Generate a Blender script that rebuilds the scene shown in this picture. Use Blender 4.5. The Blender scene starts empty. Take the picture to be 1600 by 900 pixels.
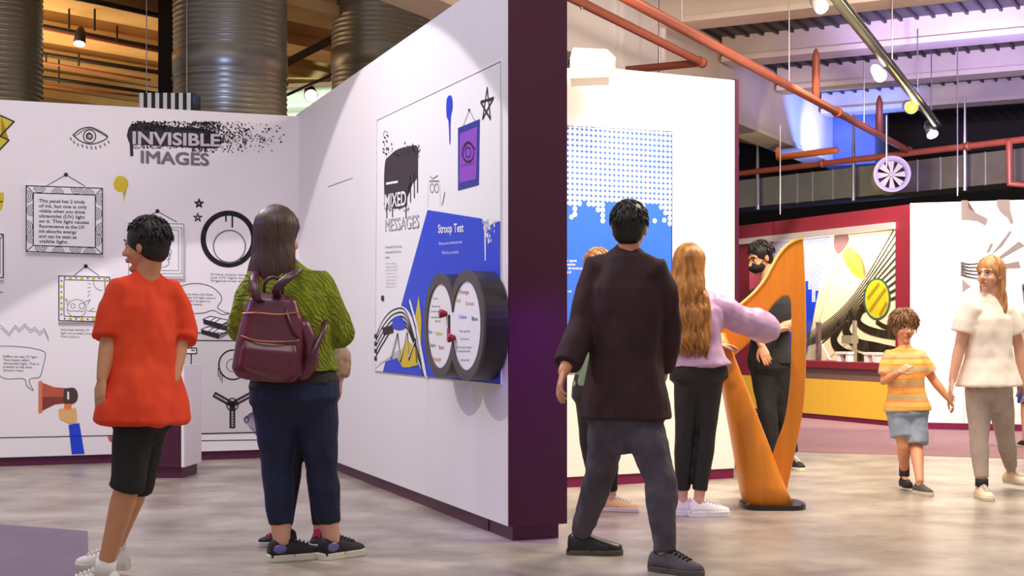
import bpy, bmesh, math, random
from mathutils import Vector, Matrix, noise
random.seed(7)
C = bpy.context.scene.collection
F = 2162.0; HZ = 517.0; CAMH = 1.1
def V(*a): return Vector(a)
def W(px, py, Y): return Vector(((px-800)*Y/F, Y, CAMH-(py-HZ)*Y/F))
def G(px, py):
    Y = CAMH*F/(py-HZ); return Vector(((px-800)*Y/F, Y, 0))
def lin(c):
    return tuple(((x/255)/12.92 if x/255 <= .04045 else (((x/255)+.055)/1.055)**2.4) for x in c)+(1,)

# ---------------------------------------------------------------- camera, world, lights, exposure
cam_d = bpy.data.cameras.new('camera'); cam = bpy.data.objects.new('camera', cam_d); C.objects.link(cam)
cam.location = (0, 0, CAMH); cam.rotation_euler = (math.pi/2, 0, 0)
cam_d.sensor_width = 36; cam_d.lens = 36*F/1600; cam_d.shift_y = (HZ-450)/1600
cam_d.clip_end = 200
bpy.context.scene.camera = cam
vs = bpy.context.scene.view_settings
vs.view_transform = 'Standard'; vs.look = 'None'; vs.gamma = 1; vs.exposure = 0.0
try: vs.use_curve_mapping = False
except Exception: pass
world = bpy.data.worlds.new('world'); bpy.context.scene.world = world; world.use_nodes = True
bg = world.node_tree.nodes['Background']; bg.inputs[0].default_value = (.97, .93, .97, 1); bg.inputs[1].default_value = .42

def area(name, loc, to, size, power, col, size_y=None):
    d = bpy.data.lights.new(name, 'AREA'); d.energy = power; d.color = col; d.size = size
    if size_y: d.shape = 'RECTANGLE'; d.size_y = size_y
    o = bpy.data.objects.new(name, d); C.objects.link(o); o.location = loc
    o.rotation_euler = (Vector(to)-Vector(loc)).to_track_quat('-Z', 'Y').to_euler(); return o
def spot(name, loc, to, power, col, angle=50, blend=.4, rad=.05):
    d = bpy.data.lights.new(name, 'SPOT'); d.energy = power; d.color = col; d.spot_size = math.radians(angle)
    d.spot_blend = blend; d.shadow_soft_size = rad
    o = bpy.data.objects.new(name, d); C.objects.link(o); o.location = loc
    o.rotation_euler = (Vector(to)-Vector(loc)).to_track_quat('-Z', 'Y').to_euler(); return o
WARM = (1, .86, .68); COOL = (.66, .72, 1); LILAC = (.9, .8, 1); NEUT = (1, .94, .88)
area('gallery_light', (-3.2, 8.2, 4.5), (-3.2, 8.6, 0), 3.2, 52, (.98, .90, 1), 2.6)
area('front_light', (-.6, 4.6, 4.4), (-.3, 6.8, .6), 3.0, 52, NEUT, 2.0)
area('right_light', (3.4, 8.6, 4.5), (3.2, 9.4, 0), 3.0, 300, WARM, 2.4)
area('far_area_light', (4.6, 12.2, 4.6), (4.6, 13.2, 0), 2.6, 260, WARM, 2.2)
_L = V(-3.1, 8.15, 4.25)
def _wallpt(px, py):       # point of the centre wall in that direction
    n = V(-.935, -.3545, 0); r = V((px-800)/F, 1, -(py-HZ)/F); o = V(0, 0, CAMH); return o+r*((V(-.0167, 7.207, 0)-o).dot(n)/r.dot(n))
_a, _b = (_wallpt(697, 48)-_L).normalized(), (_wallpt(792, 165)-_L).normalized(); _m = (_a+_b).normalized(); _p = _m.cross((_b-_a).normalized())
if _p.z > 0: _p = -_p
_w = _m*math.cos(.80)+_p*math.sin(.80)
spot('panel_spot', _L, _L+_w*3, 300, (1, .93, .92), math.degrees(2*_w.angle(_a)), .03, .03)
spot('violet_side_spot', (-3.5, 5.9, 2.5), (-1.15, 6.6, 1.2), 70, (.30, .25, 1), 36, .7, .08)
spot('panel_cool_spot', (-2.2, 7.2, 4.6), (-.2, 7.7, 1.9), 75, (.45, .55, 1), 90, .6, .2)
spot('back_wall_spot', (-2.6, 8.0, 4.3), (-3.4, 11.6, 1.5), 45, (.82, .72, 1), 75, .7, .08)
spot('back_wall_spot_warm', (-3.8, 8.0, 4.3), (-4.0, 11.3, .9), 30, (1, .85, .7), 70, .7, .08)
spot('map_spot', (.9, 7.6, 4.3), (.75, 9.95, 1.75), 430, WARM, 80, .8, .06)
spot('map_spot_side', (2.1, 8.0, 4.4), (1.3, 10.1, 1.6), 240, WARM, 80, .8, .06)
spot('showcase_spot', (3.2, 13.6, 4.5), (4.3, 16.9, 1.4), 1100, WARM, 55, .4, .06)
spot('white_wall_spot', (5.4, 12.6, 4.5), (5.2, 15.2, 1.4), 620, (1, .95, .92), 80, .7, .06)
spot('beam_blue_spot', (6.7, 20.3, 2.9), (4.9, 22.3, 4.4), 1300, (.12, .25, 1), 75, .7, .1)
spot('beam_white_spot', (5.9, 20.6, 3.3), (4.9, 22.4, 4.2), 420, (.95, .92, 1), 34, .9, .05)
spot('ceiling_violet_spot', (5.0, 14.8, 3.4), (6.3, 21, 5.0), 1100, (.45, .38, 1), 80, .8, .2)
spot('ceiling_warm_spot', (3.0, 9.8, 3.2), (4.2, 14.5, 5.0), 800, (1, .84, .7), 110, .8, .3)
area('left_ceiling_fill', (-6.4, 16.2, 3.3), (-6.2, 17.2, 5.0), 3.4, 190, (1, .70, .36))  # unseen fill behind the back wall, added to brighten the left ceiling
spot('green_ceiling_spot', (-2.2, 18.3, 2.8), (-3.0, 22, 4.5), 420, (.75, 1, .8), 90, .7, .2)
spot('duct_warm_spot', (4.0, 18.2, 2.75), (4.6, 21.2, 3.3), 90, (1, .85, .25), 70, .2, .03)
spot('duct_white_spot', (5.9, 16.6, 2.9), (6.3, 19.0, 3.3), 90, (1, .8, .85), 70, .6, .05)
spot('pipe_spot', (1.0, 9.6, 3.3), (1.6, 12.5, 4.2), 90, (1, .75, .45), 60, .5, .05)
spot('post_purple_spot', (.16, 6.5, 1.6), (.24, 7.25, .8), 60, (.25, .02, 1), 58, .9, .1)
spot('tube_blue_spot', (-2.9, 12.9, 3.2), (-3.0, 14.5, 4.2), 26, (.3, .45, 1), 60, .8, .05)

# ---------------------------------------------------------------- materials
MATS = {}
def mat(name, rgb, rough=.6, metal=0, var=.0, scale=8, bump=0, bscale=40, emit=0, stretch=(1,1,1), spec=.5, alpha=1, rgb2=None, trans=0):
    if name in MATS: return MATS[name]
    m = bpy.data.materials.new(name); m.use_nodes = True; nt = m.node_tree; b = nt.nodes['Principled BSDF']
    col = lin(rgb); b.inputs['Base Color'].default_value = col; b.inputs['Roughness'].default_value = rough
    b.inputs['Metallic'].default_value = metal; b.inputs['Specular IOR Level'].default_value = spec
    if trans: b.inputs['Transmission Weight'].default_value = trans; b.inputs['IOR'].default_value = 1.1
    tc = nt.nodes.new('ShaderNodeTexCoord'); mp = nt.nodes.new('ShaderNodeMapping'); mp.inputs['Scale'].default_value = stretch
    nt.links.new(tc.outputs['Object'], mp.inputs[0])
    if True:
        n = nt.nodes.new('ShaderNodeTexNoise'); n.inputs['Scale'].default_value = scale; n.inputs['Detail'].default_value = 4
        nt.links.new(mp.outputs[0], n.inputs[0])
        r = nt.nodes.new('ShaderNodeValToRGB'); r.color_ramp.elements[0].position = .3; r.color_ramp.elements[1].position = .7
        c2 = lin(rgb2) if rgb2 else tuple(x*(1-var) for x in col[:3])+(1,)
        r.color_ramp.elements[0].color = c2; r.color_ramp.elements[1].color = col
        nt.links.new(n.outputs[0], r.inputs[0])
        if var or rgb2: nt.links.new(r.outputs[0], b.inputs['Base Color'])
    if bump:
        n2 = nt.nodes.new('ShaderNodeTexNoise'); n2.inputs['Scale'].default_value = bscale; n2.inputs['Detail'].default_value = 3
        nt.links.new(mp.outputs[0], n2.inputs[0]); bp = nt.nodes.new('ShaderNodeBump'); bp.inputs['Strength'].default_value = bump
        bp.inputs['Distance'].default_value = .01
        nt.links.new(n2.outputs[0], bp.inputs['Height']); nt.links.new(bp.outputs[0], b.inputs['Normal'])
    if emit:
        b.inputs['Emission Color'].default_value = col; b.inputs['Emission Strength'].default_value = emit
    MATS[name] = m; return m
def glass_mat():
    m = bpy.data.materials.new('clear_acrylic'); m.use_nodes = True; nt = m.node_tree
    for n in list(nt.nodes):
        if n.type == 'BSDF_PRINCIPLED': nt.nodes.remove(n)
    out = [n for n in nt.nodes if n.type == 'OUTPUT_MATERIAL'][0]
    t = nt.nodes.new('ShaderNodeBsdfTransparent'); g = nt.nodes.new('ShaderNodeBsdfGlossy'); g.inputs['Roughness'].default_value = .05
    mx = nt.nodes.new('ShaderNodeMixShader'); mx.inputs[0].default_value = .12; t.inputs[0].default_value = (.93, .96, .95, 1)
    nt.links.new(t.outputs[0], mx.inputs[1]); nt.links.new(g.outputs[0], mx.inputs[2]); nt.links.new(mx.outputs[0], out.inputs[0]); return m
def stripe_mat(name, bands, period, axis='Z', rough=.8, off=0):
    m = bpy.data.materials.new(name); m.use_nodes = True; nt = m.node_tree; b = nt.nodes['Principled BSDF']; b.inputs['Roughness'].default_value = rough
    tc = nt.nodes.new('ShaderNodeTexCoord'); sx = nt.nodes.new('ShaderNodeSeparateXYZ'); nt.links.new(tc.outputs['Object'], sx.inputs[0])
    n = nt.nodes.new('ShaderNodeTexNoise'); n.inputs['Scale'].default_value = 7; nt.links.new(tc.outputs['Object'], n.inputs[0])
    ad = nt.nodes.new('ShaderNodeMath'); ad.operation = 'MULTIPLY_ADD'; nt.links.new(n.outputs[0], ad.inputs[0]); ad.inputs[1].default_value = .02
    nt.links.new(sx.outputs[axis], ad.inputs[2])
    d = nt.nodes.new('ShaderNodeMath'); d.operation = 'DIVIDE'; nt.links.new(ad.outputs[0], d.inputs[0]); d.inputs[1].default_value = period
    a = nt.nodes.new('ShaderNodeMath'); a.operation = 'ADD'; nt.links.new(d.outputs[0], a.inputs[0]); a.inputs[1].default_value = off
    f = nt.nodes.new('ShaderNodeMath'); f.operation = 'FRACT'; nt.links.new(a.outputs[0], f.inputs[0])
    r = nt.nodes.new('ShaderNodeValToRGB'); r.color_ramp.interpolation = 'CONSTANT'
    while len(r.color_ramp.elements) < len(bands): r.color_ramp.elements.new(.5)
    for e, (p, c) in zip(r.color_ramp.elements, bands): e.position = p; e.color = lin(c)
    nt.links.new(f.outputs[0], r.inputs[0]); nt.links.new(r.outputs[0], b.inputs['Base Color']); return m
def concrete_floor():
    m = bpy.data.materials.new('polished_concrete'); m.use_nodes = True; nt = m.node_tree; b = nt.nodes['Principled BSDF']
    tc = nt.nodes.new('ShaderNodeTexCoord'); mp = nt.nodes.new('ShaderNodeMapping'); nt.links.new(tc.outputs['Object'], mp.inputs[0])
    mp.inputs['Scale'].default_value = (1, 1.1, 1)
    n = nt.nodes.new('ShaderNodeTexNoise'); n.inputs['Scale'].default_value = 1.9; n.inputs['Detail'].default_value = 9; n.inputs['Roughness'].default_value = .62
    nt.links.new(mp.outputs[0], n.inputs[0]); r = nt.nodes.new('ShaderNodeValToRGB')
    r.color_ramp.elements[0].position = .36; r.color_ramp.elements[0].color = lin((132, 120, 112)); r.color_ramp.elements[1].position = .66; r.color_ramp.elements[1].color = lin((184, 172, 160))
    nt.links.new(n.outputs[0], r.inputs[0]); nt.links.new(r.outputs[0], b.inputs['Base Color'])
    n2 = nt.nodes.new('ShaderNodeTexNoise'); n2.inputs['Scale'].default_value = 5; nt.links.new(mp.outputs[0], n2.inputs[0])
    r2 = nt.nodes.new('ShaderNodeMapRange'); r2.inputs[3].default_value = .25; r2.inputs[4].default_value = .48
    nt.links.new(n2.outputs[0], r2.inputs[0]); nt.links.new(r2.outputs[0], b.inputs['Roughness'])
    bp = nt.nodes.new('ShaderNodeBump'); bp.inputs['Strength'].default_value = .05; nt.links.new(n2.outputs[0], bp.inputs['Height']); nt.links.new(bp.outputs[0], b.inputs['Normal'])
    return m
M_wall = mat('white_wall_paint', (238, 232, 238), .55, var=.03, scale=.8)
M_wallw = mat('warm_white_wall', (240, 236, 230), .5, var=.03, scale=.8)
M_purple = mat('plum_laminate', (74, 14, 48), .42, var=.08, scale=1.2)
M_maroon = mat('maroon_laminate', (138, 38, 56), .5, var=.06, scale=1.2)
M_base = mat('plum_baseboard', (84, 20, 62), .45, var=.08)
M_black = mat('black_print', (26, 20, 28), .6)
M_char = mat('charcoal_spray', (58, 46, 56), .7, var=.1)
M_grey = mat('grey_print', (118, 108, 120), .7)
M_lgrey = mat('pale_grey_print', (176, 168, 178), .7)
M_white = mat('white_print', (240, 238, 242), .55)
M_blue = mat('royal_blue_print', (14, 62, 214), .5, var=.05)
M_dblue = mat('deep_blue_print', (26, 44, 150), .5)
M_yel = mat('mustard_print', (214, 188, 24), .5, var=.05)
M_violet = mat('violet_print', (140, 66, 196), .5)
M_red = mat('red_print', (200, 40, 60), .5)
M_orange = mat('orange_print', (226, 128, 50), .5)
M_green = mat('green_print', (70, 130, 70), .5)
M_conc = mat('pale_concrete_beam', (226, 208, 194), .7, var=.12, scale=2, bump=.1)
M_conct = mat('tan_concrete_beam', (196, 160, 108), .8, var=.2, scale=2, bump=.15)
M_dark = mat('dark_structure', (54, 46, 42), .8, var=.3, scale=2)
M_darker = mat('dark_wall_paint', (30, 26, 26), .9, var=.3, scale=1)
M_pipe = mat('rust_orange_pipe', (158, 78, 54), .42, var=.15, scale=6)
M_pipeb = mat('black_conduit', (34, 28, 28), .5)
M_metal = mat('galvanised_metal', (150, 146, 138), .32, .85, var=.2, scale=3)
M_duct = mat('spiral_duct_metal', (150, 140, 122), .36, .6, var=.15, scale=2)
M_track = mat('grey_green_track', (116, 118, 96), .35, .6)
M_steel = mat('steel_rod', (150, 146, 150), .35, .8)
M_lamp = mat('lamp_white', (150, 146, 146), .4)
M_glow = mat('lamp_glow', (255, 246, 230), .4, emit=14)
M_glowy = mat('lamp_glow_yellow', (255, 188, 24), .4, emit=3.2)
M_harp = mat('orange_lacquered_wood', (234, 140, 34), .38, var=.2, scale=3, stretch=(6, 6, .6), bump=.05)
M_cream = mat('cream_plastic', (226, 212, 190), .5)
M_carpet = mat('mauve_carpet', (150, 112, 124), .85, var=.12, scale=2, bump=.3, bscale=300)
M_mat2 = mat('purple_floor_vinyl', (112, 92, 116), .5, var=.18, scale=3)
M_yellowp = mat('yellow_laminate', (242, 196, 66), .45, var=.04)
M_taupe = mat('taupe_laminate', (120, 92, 92), .5)
M_sand = mat('cream_print', (244, 234, 196), .5)
M_floor = concrete_floor(); M_glass = glass_mat()

# ---------------------------------------------------------------- helpers
def setp(o, label=None, cat=None, group=None, kind=None):
    if label: o['label'] = label
    if cat: o['category'] = cat
    if group: o['group'] = group
    if kind: o['kind'] = kind
    return o
def empty(name, loc, label, cat, group=None):
    o = bpy.data.objects.new(name, None); C.objects.link(o); o.location = loc; o.empty_display_size = .1
    return setp(o, label, cat, group)
def root_of(o):
    l = Vector((0, 0, 0))
    while o is not None: l += o.location; o = o.parent
    return l
def link(name, me, mats, parent=None, smooth=False, world_verts=True):
    if not isinstance(mats, (list, tuple)): mats = [mats]
    o = bpy.data.objects.new(name, me); C.objects.link(o)
    for m in mats: me.materials.append(m)
    if smooth:
        for p in me.polygons: p.use_smooth = True
    if parent is not None:
        o.parent = parent
        if world_verts: me.transform(Matrix.Translation(-root_of(parent)))
    return o
def obj(name, bm, mats, parent=None, smooth=False, recenter=True):
    bmesh.ops.recalc_face_normals(bm, faces=bm.faces)
    me = bpy.data.meshes.new(name); bm.to_mesh(me); bm.free()
    if parent is None and recenter and len(me.vertices):
        xs = [v.co for v in me.vertices]; z = min(c.z for c in xs)
        c = Vector(((min(c.x for c in xs)+max(c.x for c in xs))/2, (min(c.y for c in xs)+max(c.y for c in xs))/2, z))
        me.transform(Matrix.Translation(-c)); o = link(name, me, mats, None, smooth); o.location = c; return o
    return link(name, me, mats, parent, smooth)
def struct(name, bm, mats, parent=None, smooth=False):
    o = obj(name, bm, mats, parent, smooth, recenter=False); o['kind'] = 'structure' if parent is None else 'structure'
    return o
def box(bm, p0, ex, ey, ez, mi=0):      # origin corner and three edge vectors
    p0, ex, ey, ez = Vector(p0), Vector(ex), Vector(ey), Vector(ez)
    vs_ = [bm.verts.new(p0+ex*i+ey*j+ez*k) for k in (0, 1) for j in (0, 1) for i in (0, 1)]
    for q in ((0, 1, 3, 2), (4, 5, 7, 6), (0, 1, 5, 4), (2, 3, 7, 6), (0, 2, 6, 4), (1, 3, 7, 5)):
        f = bm.faces.new([vs_[i] for i in q]); f.material_index = mi
    return bm
def abox(bm, x0, x1, y0, y1, z0, z1, mi=0): return box(bm, (x0, y0, z0), (x1-x0, 0, 0), (0, y1-y0, 0), (0, 0, z1-z0), mi)
def frames(pts, side=None):
    out = []; n = len(pts); prev = None
    for i in range(n):
        t = (pts[min(i+1, n-1)]-pts[max(i-1, 0)])
        t = t.normalized() if t.length > 1e-9 else Vector((0, 0, 1))
        s = Vector(side) if side is not None else (prev if prev is not None else (Vector((0, 0, 1)) if abs(t.z) < .9 else Vector((1, 0, 0))))
        s = s - t*s.dot(t)
        if s.length < 1e-6: s = t.orthogonal()
        s.normalize(); prev = s; out.append((s, t.cross(s).normalized()))
    return out
def tube(bm, pts, radii, side=None, seg=14, mi=0, cap=True, caps='flat', power=1):
    pts = [Vector(p) for p in pts]
    if not isinstance(radii, list): radii = [radii]*len(pts)
    rr = [(r, r) if not isinstance(r, (list, tuple)) else r for r in radii]
    if caps == 'round':
        t0 = (pts[0]-pts[1]).normalized(); t1 = (pts[-1]-pts[-2]).normalized()
        r0 = min(rr[0]); r1 = min(rr[-1]); k = [(.5, .87), (.87, .5), (.98, .2)]
        a = [(pts[0]+t0*r0*h, (rr[0][0]*w, rr[0][1]*w)) for h, w in k][::-1]
        b = [(pts[-1]+t1*r1*h, (rr[-1][0]*w, rr[-1][1]*w)) for h, w in k]
        pts = [x[0] for x in a]+pts+[x[0] for x in b]; rr = [x[1] for x in a]+rr+[x[1] for x in b]
    fr = frames(pts, side); rings = []
    for p, (s, u), (a, b) in zip(pts, fr, rr):
        ring = []
        for k in range(seg):
            an = 2*math.pi*k/seg; c, d = math.cos(an), math.sin(an)
            if power != 1: c = math.copysign(abs(c)**power, c); d = math.copysign(abs(d)**power, d)
            ring.append(bm.verts.new(p+s*(a*c)+u*(b*d)))
        rings.append(ring)
    for i in range(len(rings)-1):
        for k in range(seg):
            f = bm.faces.new((rings[i][k], rings[i][(k+1) % seg], rings[i+1][(k+1) % seg], rings[i+1][k])); f.material_index = mi
    if cap:
        f = bm.faces.new(rings[0][::-1]); f.material_index = mi; f = bm.faces.new(rings[-1]); f.material_index = mi
    return bm
def ell(bm, c, ax, ay, az, mi=0, nu=16, nv=10):     # ellipsoid with three axis vectors
    c, ax, ay, az = Vector(c), Vector(ax), Vector(ay), Vector(az)
    top = bm.verts.new(c+az); bot = bm.verts.new(c-az); rows = []
    for j in range(1, nv):
        th = math.pi*j/nv
        rows.append([bm.verts.new(c+az*math.cos(th)+(ax*math.cos(2*math.pi*i/nu)+ay*math.sin(2*math.pi*i/nu))*math.sin(th)) for i in range(nu)])
    for i in range(nu):
        k = (i+1) % nu
        f = bm.faces.new((top, rows[0][i], rows[0][k])); f.material_index = mi
        f = bm.faces.new((bot, rows[-1][k], rows[-1][i])); f.material_index = mi
        for j in range(len(rows)-1):
            f = bm.faces.new((rows[j][i], rows[j+1][i], rows[j+1][k], rows[j][k])); f.material_index = mi
    return bm
def bez(pts, n=8):      # catmull-rom
    pts = [Vector(p) for p in pts]; P_ = [pts[0]*2-pts[1]]+pts+[pts[-1]*2-pts[-2]]; out = []
    for i in range(1, len(P_)-2):
        p0, p1, p2, p3 = P_[i-1:i+3]
        for k in range(n):
            t = k/n; out.append(.5*((2*p1)+(p2-p0)*t+(2*p0-5*p1+4*p2-p3)*t*t+(3*p1-p0-3*p2+p3)*t**3))
    out.append(pts[-1]); return out
def prism(bm, pts, off, mi=0):
    pts = [Vector(p) for p in pts]; off = Vector(off)
    a = [bm.verts.new(p) for p in pts]; b = [bm.verts.new(p+off) for p in pts]; n = len(a)
    fs = [bm.faces.new(a), bm.faces.new(b[::-1])]
    for i in range(n): fs.append(bm.faces.new((a[i], a[(i+1) % n], b[(i+1) % n], b[i])))
    for f in fs: f.material_index = mi
    bmesh.ops.triangulate(bm, faces=fs[:2]); return bm
def bevel_mod(o, w=.004, seg=2):
    m = o.modifiers.new('bevel', 'BEVEL'); m.width = w; m.segments = seg; m.limit_method = 'ANGLE'; return o
def text_mesh(s, bold=.0):
    cu = bpy.data.curves.new('t', 'FONT'); cu.body = s; cu.size = 1; cu.offset = bold; cu.resolution_u = 3
    o = bpy.data.objects.new('t', cu); C.objects.link(o); dg = bpy.context.evaluated_depsgraph_get(); dg.update()
    me = bpy.data.meshes.new_from_object(o.evaluated_get(dg)); bpy.data.objects.remove(o); bpy.data.curves.remove(cu)
    vs_ = [v.co.copy() for v in me.vertices]; fs = [list(p.vertices) for p in me.polygons]; bpy.data.meshes.remove(me)
    return vs_, fs

class Plane:
    def __init__(s, O, D, N): s.O, s.D, s.N = Vector(O), Vector(D).normalized(), Vector(N).normalized()
    def hit(s, px, py, d=0):
        o = Vector((0, 0, CAMH)); r = Vector(((px-800)/F, 1, -(py-HZ)/F)); P0 = s.O+s.N*d
        t = (P0-o).dot(s.N)/r.dot(s.N); p = o+r*t; return ((p-s.O).dot(s.D), p.z)
    def at(s, u, z, d=0): return Vector((s.O.x+s.D.x*u+s.N.x*d, s.O.y+s.D.y*u+s.N.y*d, z))
class Art:      # a print lying on a plane, one mesh with several inks
    def __init__(s, pl, d): s.pl, s.d, s.bm, s.m = pl, d, bmesh.new(), []
    def mi(s, m):
        if m not in s.m: s.m.append(m)
        return s.m.index(m)
    def _p(s, p, k): return s.pl.at(p[0], p[1], s.d+k*.0012)
    def h(s, p): return s.pl.hit(p[0], p[1], s.d)
    def fill(s, pts, m, k=0, wc=False):
        q = pts if wc else [s.h(p) for p in pts]
        f = s.bm.faces.new([s.bm.verts.new(s._p(p, k)) for p in q]); f.material_index = s.mi(m)
        if len(q) > 4: bmesh.ops.triangulate(s.bm, faces=[f])
    def stroke(s, pts, w, m, k=0, wc=False, closed=False, taper=None):
        q = [Vector(p) for p in (pts if wc else [s.h(p) for p in pts])]
        if closed: q.append(q[0].copy())
        for i in range(len(q)-1):
            a, b = q[i], q[i+1]; d = b-a
            if d.length < 1e-6: continue
            d.normalize(); n = Vector((-d.y, d.x)); wa = wb = w/2
            if taper: wa = w/2*(1+(taper-1)*i/(len(q)-1)); wb = w/2*(1+(taper-1)*(i+1)/(len(q)-1))
            e = d*(w*.25)
            f = s.bm.faces.new([s.bm.verts.new(s._p(v, k)) for v in (a-e-n*wa, b+e-n*wb, b+e+n*wb, a-e+n*wa)]); f.material_index = s.mi(m)
    def curve(s, pts, w, m, k=0, n=6, closed=False, taper=None):
        q = [Vector((a, b, 0)) for a, b in pts]
        if closed: q = q+[q[0]]
        s.stroke([(v.x, v.y) for v in bez(q, n)], w, m, k, taper=taper)
    def circle(s, c, rx, ry, w, m, k=0, n=40, a0=0, a1=360):     # pixel ellipse outline
        s.stroke([(c[0]+rx*math.cos(math.radians(a0+(a1-a0)*i/n)), c[1]+ry*math.sin(math.radians(a0+(a1-a0)*i/n))) for i in range(n+1)], w, m, k)
    def disc(s, c, rx, ry, m, k=0, n=24): s.fill([(c[0]+rx*math.cos(2*math.pi*i/n), c[1]+ry*math.sin(2*math.pi*i/n)) for i in range(n)], m, k)
    def blob(s, pts, m, k=0, n=6):
        q = [Vector((a, b, 0)) for a, b in pts]; s.fill([(v.x, v.y) for v in bez(q+[q[0]], n)[:-1]], m, k)
    def text(s, t, a, b, hpx, m, k=0, bold=0):      # baseline a->b in pixels, capital height hpx
        a_, b_ = s.h(a), s.h(b); top = s.h((a[0], a[1]-hpx)); H = top[1]-a_[1]
        vs_, fs = text_mesh(t, bold)
        if not vs_: return
        x0 = min(v.x for v in vs_); x1 = max(v.x for v in vs_); ch = .7; w = x1-x0; i = s.mi(m)
        nv = [s.bm.verts.new(s._p((a_[0]+(b_[0]-a_[0])*(v.x-x0)/w, a_[1]+(b_[1]-a_[1])*(v.x-x0)/w+v.y/ch*H), k)) for v in vs_]
        for f in fs:
            try: g = s.bm.faces.new([nv[j] for j in f]); g.material_index = i
            except ValueError: pass
    def lines(s, ts, a, wpx, step, hpx, m, k=0, slope=0, bold=.0):
        mx = max(len(t) for t in ts)
        for i, t in enumerate(ts):
            w = wpx*len(t)/mx; y = a[1]+i*step; s.text(t, (a[0], y), (a[0]+w, y+slope*w), hpx, m, k, bold)
    def speckle(s, x0, x1, y0, y1, n, rmin, rmax, m, k=0, dens=None):
        for _ in range(n):
            x, y = random.uniform(x0, x1), random.uniform(y0, y1)
            if dens and random.random() > dens(x, y): continue
            c = s.h((x, y)); r = random.uniform(rmin, rmax); a = random.random()*6
            s.fill([(c[0]+r*random.uniform(.6, 1.2)*math.cos(a+j*1.257), c[1]+r*random.uniform(.6, 1.2)*math.sin(a+j*1.257)) for j in range(5)], m, k, wc=True)
    def out(s, name, parent):
        me = bpy.data.meshes.new(name); s.bm.to_mesh(me); s.bm.free(); return link(name, me, s.m, parent)

# ---------------------------------------------------------------- the room
D1 = V(.3545, -.935, 0); D2 = V(.935, .3545, 0)       # along the centre wall towards the camera; along the back wall to the right
PN = V(-.0167, 7.207, 0)                              # near corner of the centre wall
N1 = -D2                                              # centre wall faces left
K = V(-1.852, 12.06, 0)                               # inner corner
PL1 = Plane(PN, D1, N1); PL2 = Plane(K, D2, D1)       # planes: centre wall, back wall (faces the camera)
Z = V(0, 0, 1)
bm = bmesh.new(); abox(bm, -14, 16, -3, 32, -.06, 0); struct('floor', bm, M_floor)
bm = bmesh.new(); a, b = G(1243, 706), G(1596, 717); d = (b-a).normalized(); p = a-d*.9; q = a+d*9
prism(bm, [p, q, q+V(1, 2.5, 0), p+V(1.1, 7.0, 0)], (0, 0, .004)); o = obj('carpet', bm, M_carpet)
setp(o, 'mauve purple carpet laid on the floor in front of the yellow cabinets', 'carpet')
bm = bmesh.new(); prism(bm, [G(137, 830.5), G(139, 905), G(139, 905)+V(-2.2, -.3, 0), G(-60, 815)], (0, 0, .003)); o = obj('floor_mat', bm, M_mat2)
setp(o, 'greyish purple floor mat at the lower left beside the walking person in orange', 'mat')
HW = 2.97
# centre wall with a plum end face
L = 5.3; th = .33; top_ = 3.0
bm = bmesh.new(); box(bm, PN-D1*L+Z*.08, D1*(L-.012), D2*th, Z*(top_-.08)); w_c = struct('wall_center', bm, M_wall)
bm = bmesh.new(); box(bm, PN-D1*.012+Z*.08-N1*0, D1*.012, D2*th, Z*(top_-.08)); o = struct('trim_1', bm, M_purple)
bm = bmesh.new(); box(bm, PN-D1*.6-D2*-.035+Z*0, D1*(.6-.035), D2*(th-.07), Z*.08); box(bm, PN-D1*(L-.1)+D2*.03, D1*(L-.5), D2*.05, Z*.08)
struct('baseboard_center', bm, M_base)
# back wall
bm = bmesh.new(); box(bm, K-D2*4.6+Z*.075, D2*4.6, -D1*.12, Z*(HW-.075)); w_b = struct('wall_back', bm, M_wall)
bm = bmesh.new(); box(bm, K-D2*4.6-D1*.03, D2*4.6, -D1*.06, Z*.075); struct('baseboard_back', bm, M_base)
# map wall
A3 = V(.390, 9.70, 0); B3 = V(1.688, 10.34, 0); D3 = (B3-A3).normalized(); N3 = V(D3.y, -D3.x, 0); PL3 = Plane(A3, D3, N3); L3 = (B3-A3).length
bm = bmesh.new(); box(bm, A3-D3*.9+Z*.075, D3*(L3+.9-.03), -N3*.12, Z*(HW-.075)); w_m = struct('wall_right', bm, M_wallw)
bm = bmesh.new(); box(bm, B3-D3*.03+Z*.075+N3*.004, D3*.036, -N3*.128, Z*(HW-.065)); struct('trim_2', bm, M_purple)
bm = bmesh.new(); box(bm, A3-D3*.9-N3*.012, D3*(L3+.9-.03), -N3*.08, Z*.075); struct('baseboard_right', bm, mat('magenta_baseboard', (112, 12, 66), .4))
# far walls
bm = bmesh.new(); abox(bm, -14, 16, 29, 29.2, 0, 7); struct('wall_far', bm, M_darker)
q0 = V(4.46, 15.5, 0); q1 = V(7.6, 14.4, 0); D5 = (q1-q0).normalized(); N5 = V(D5.y, -D5.x, 0); PL5 = Plane(q0, D5, N5)
bm = bmesh.new(); box(bm, q0+Z*.075, D5*3.3, -N5*.12, Z*(2.53-.075)); w_f = struct('wall_far_right', bm, M_wallw)
bm = bmesh.new(); box(bm, q0+N5*.012, D5*3.3, -N5*.08, Z*.078); struct('baseboard_far_right', bm, mat('magenta_baseboard', (112, 12, 66), .4))

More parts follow.
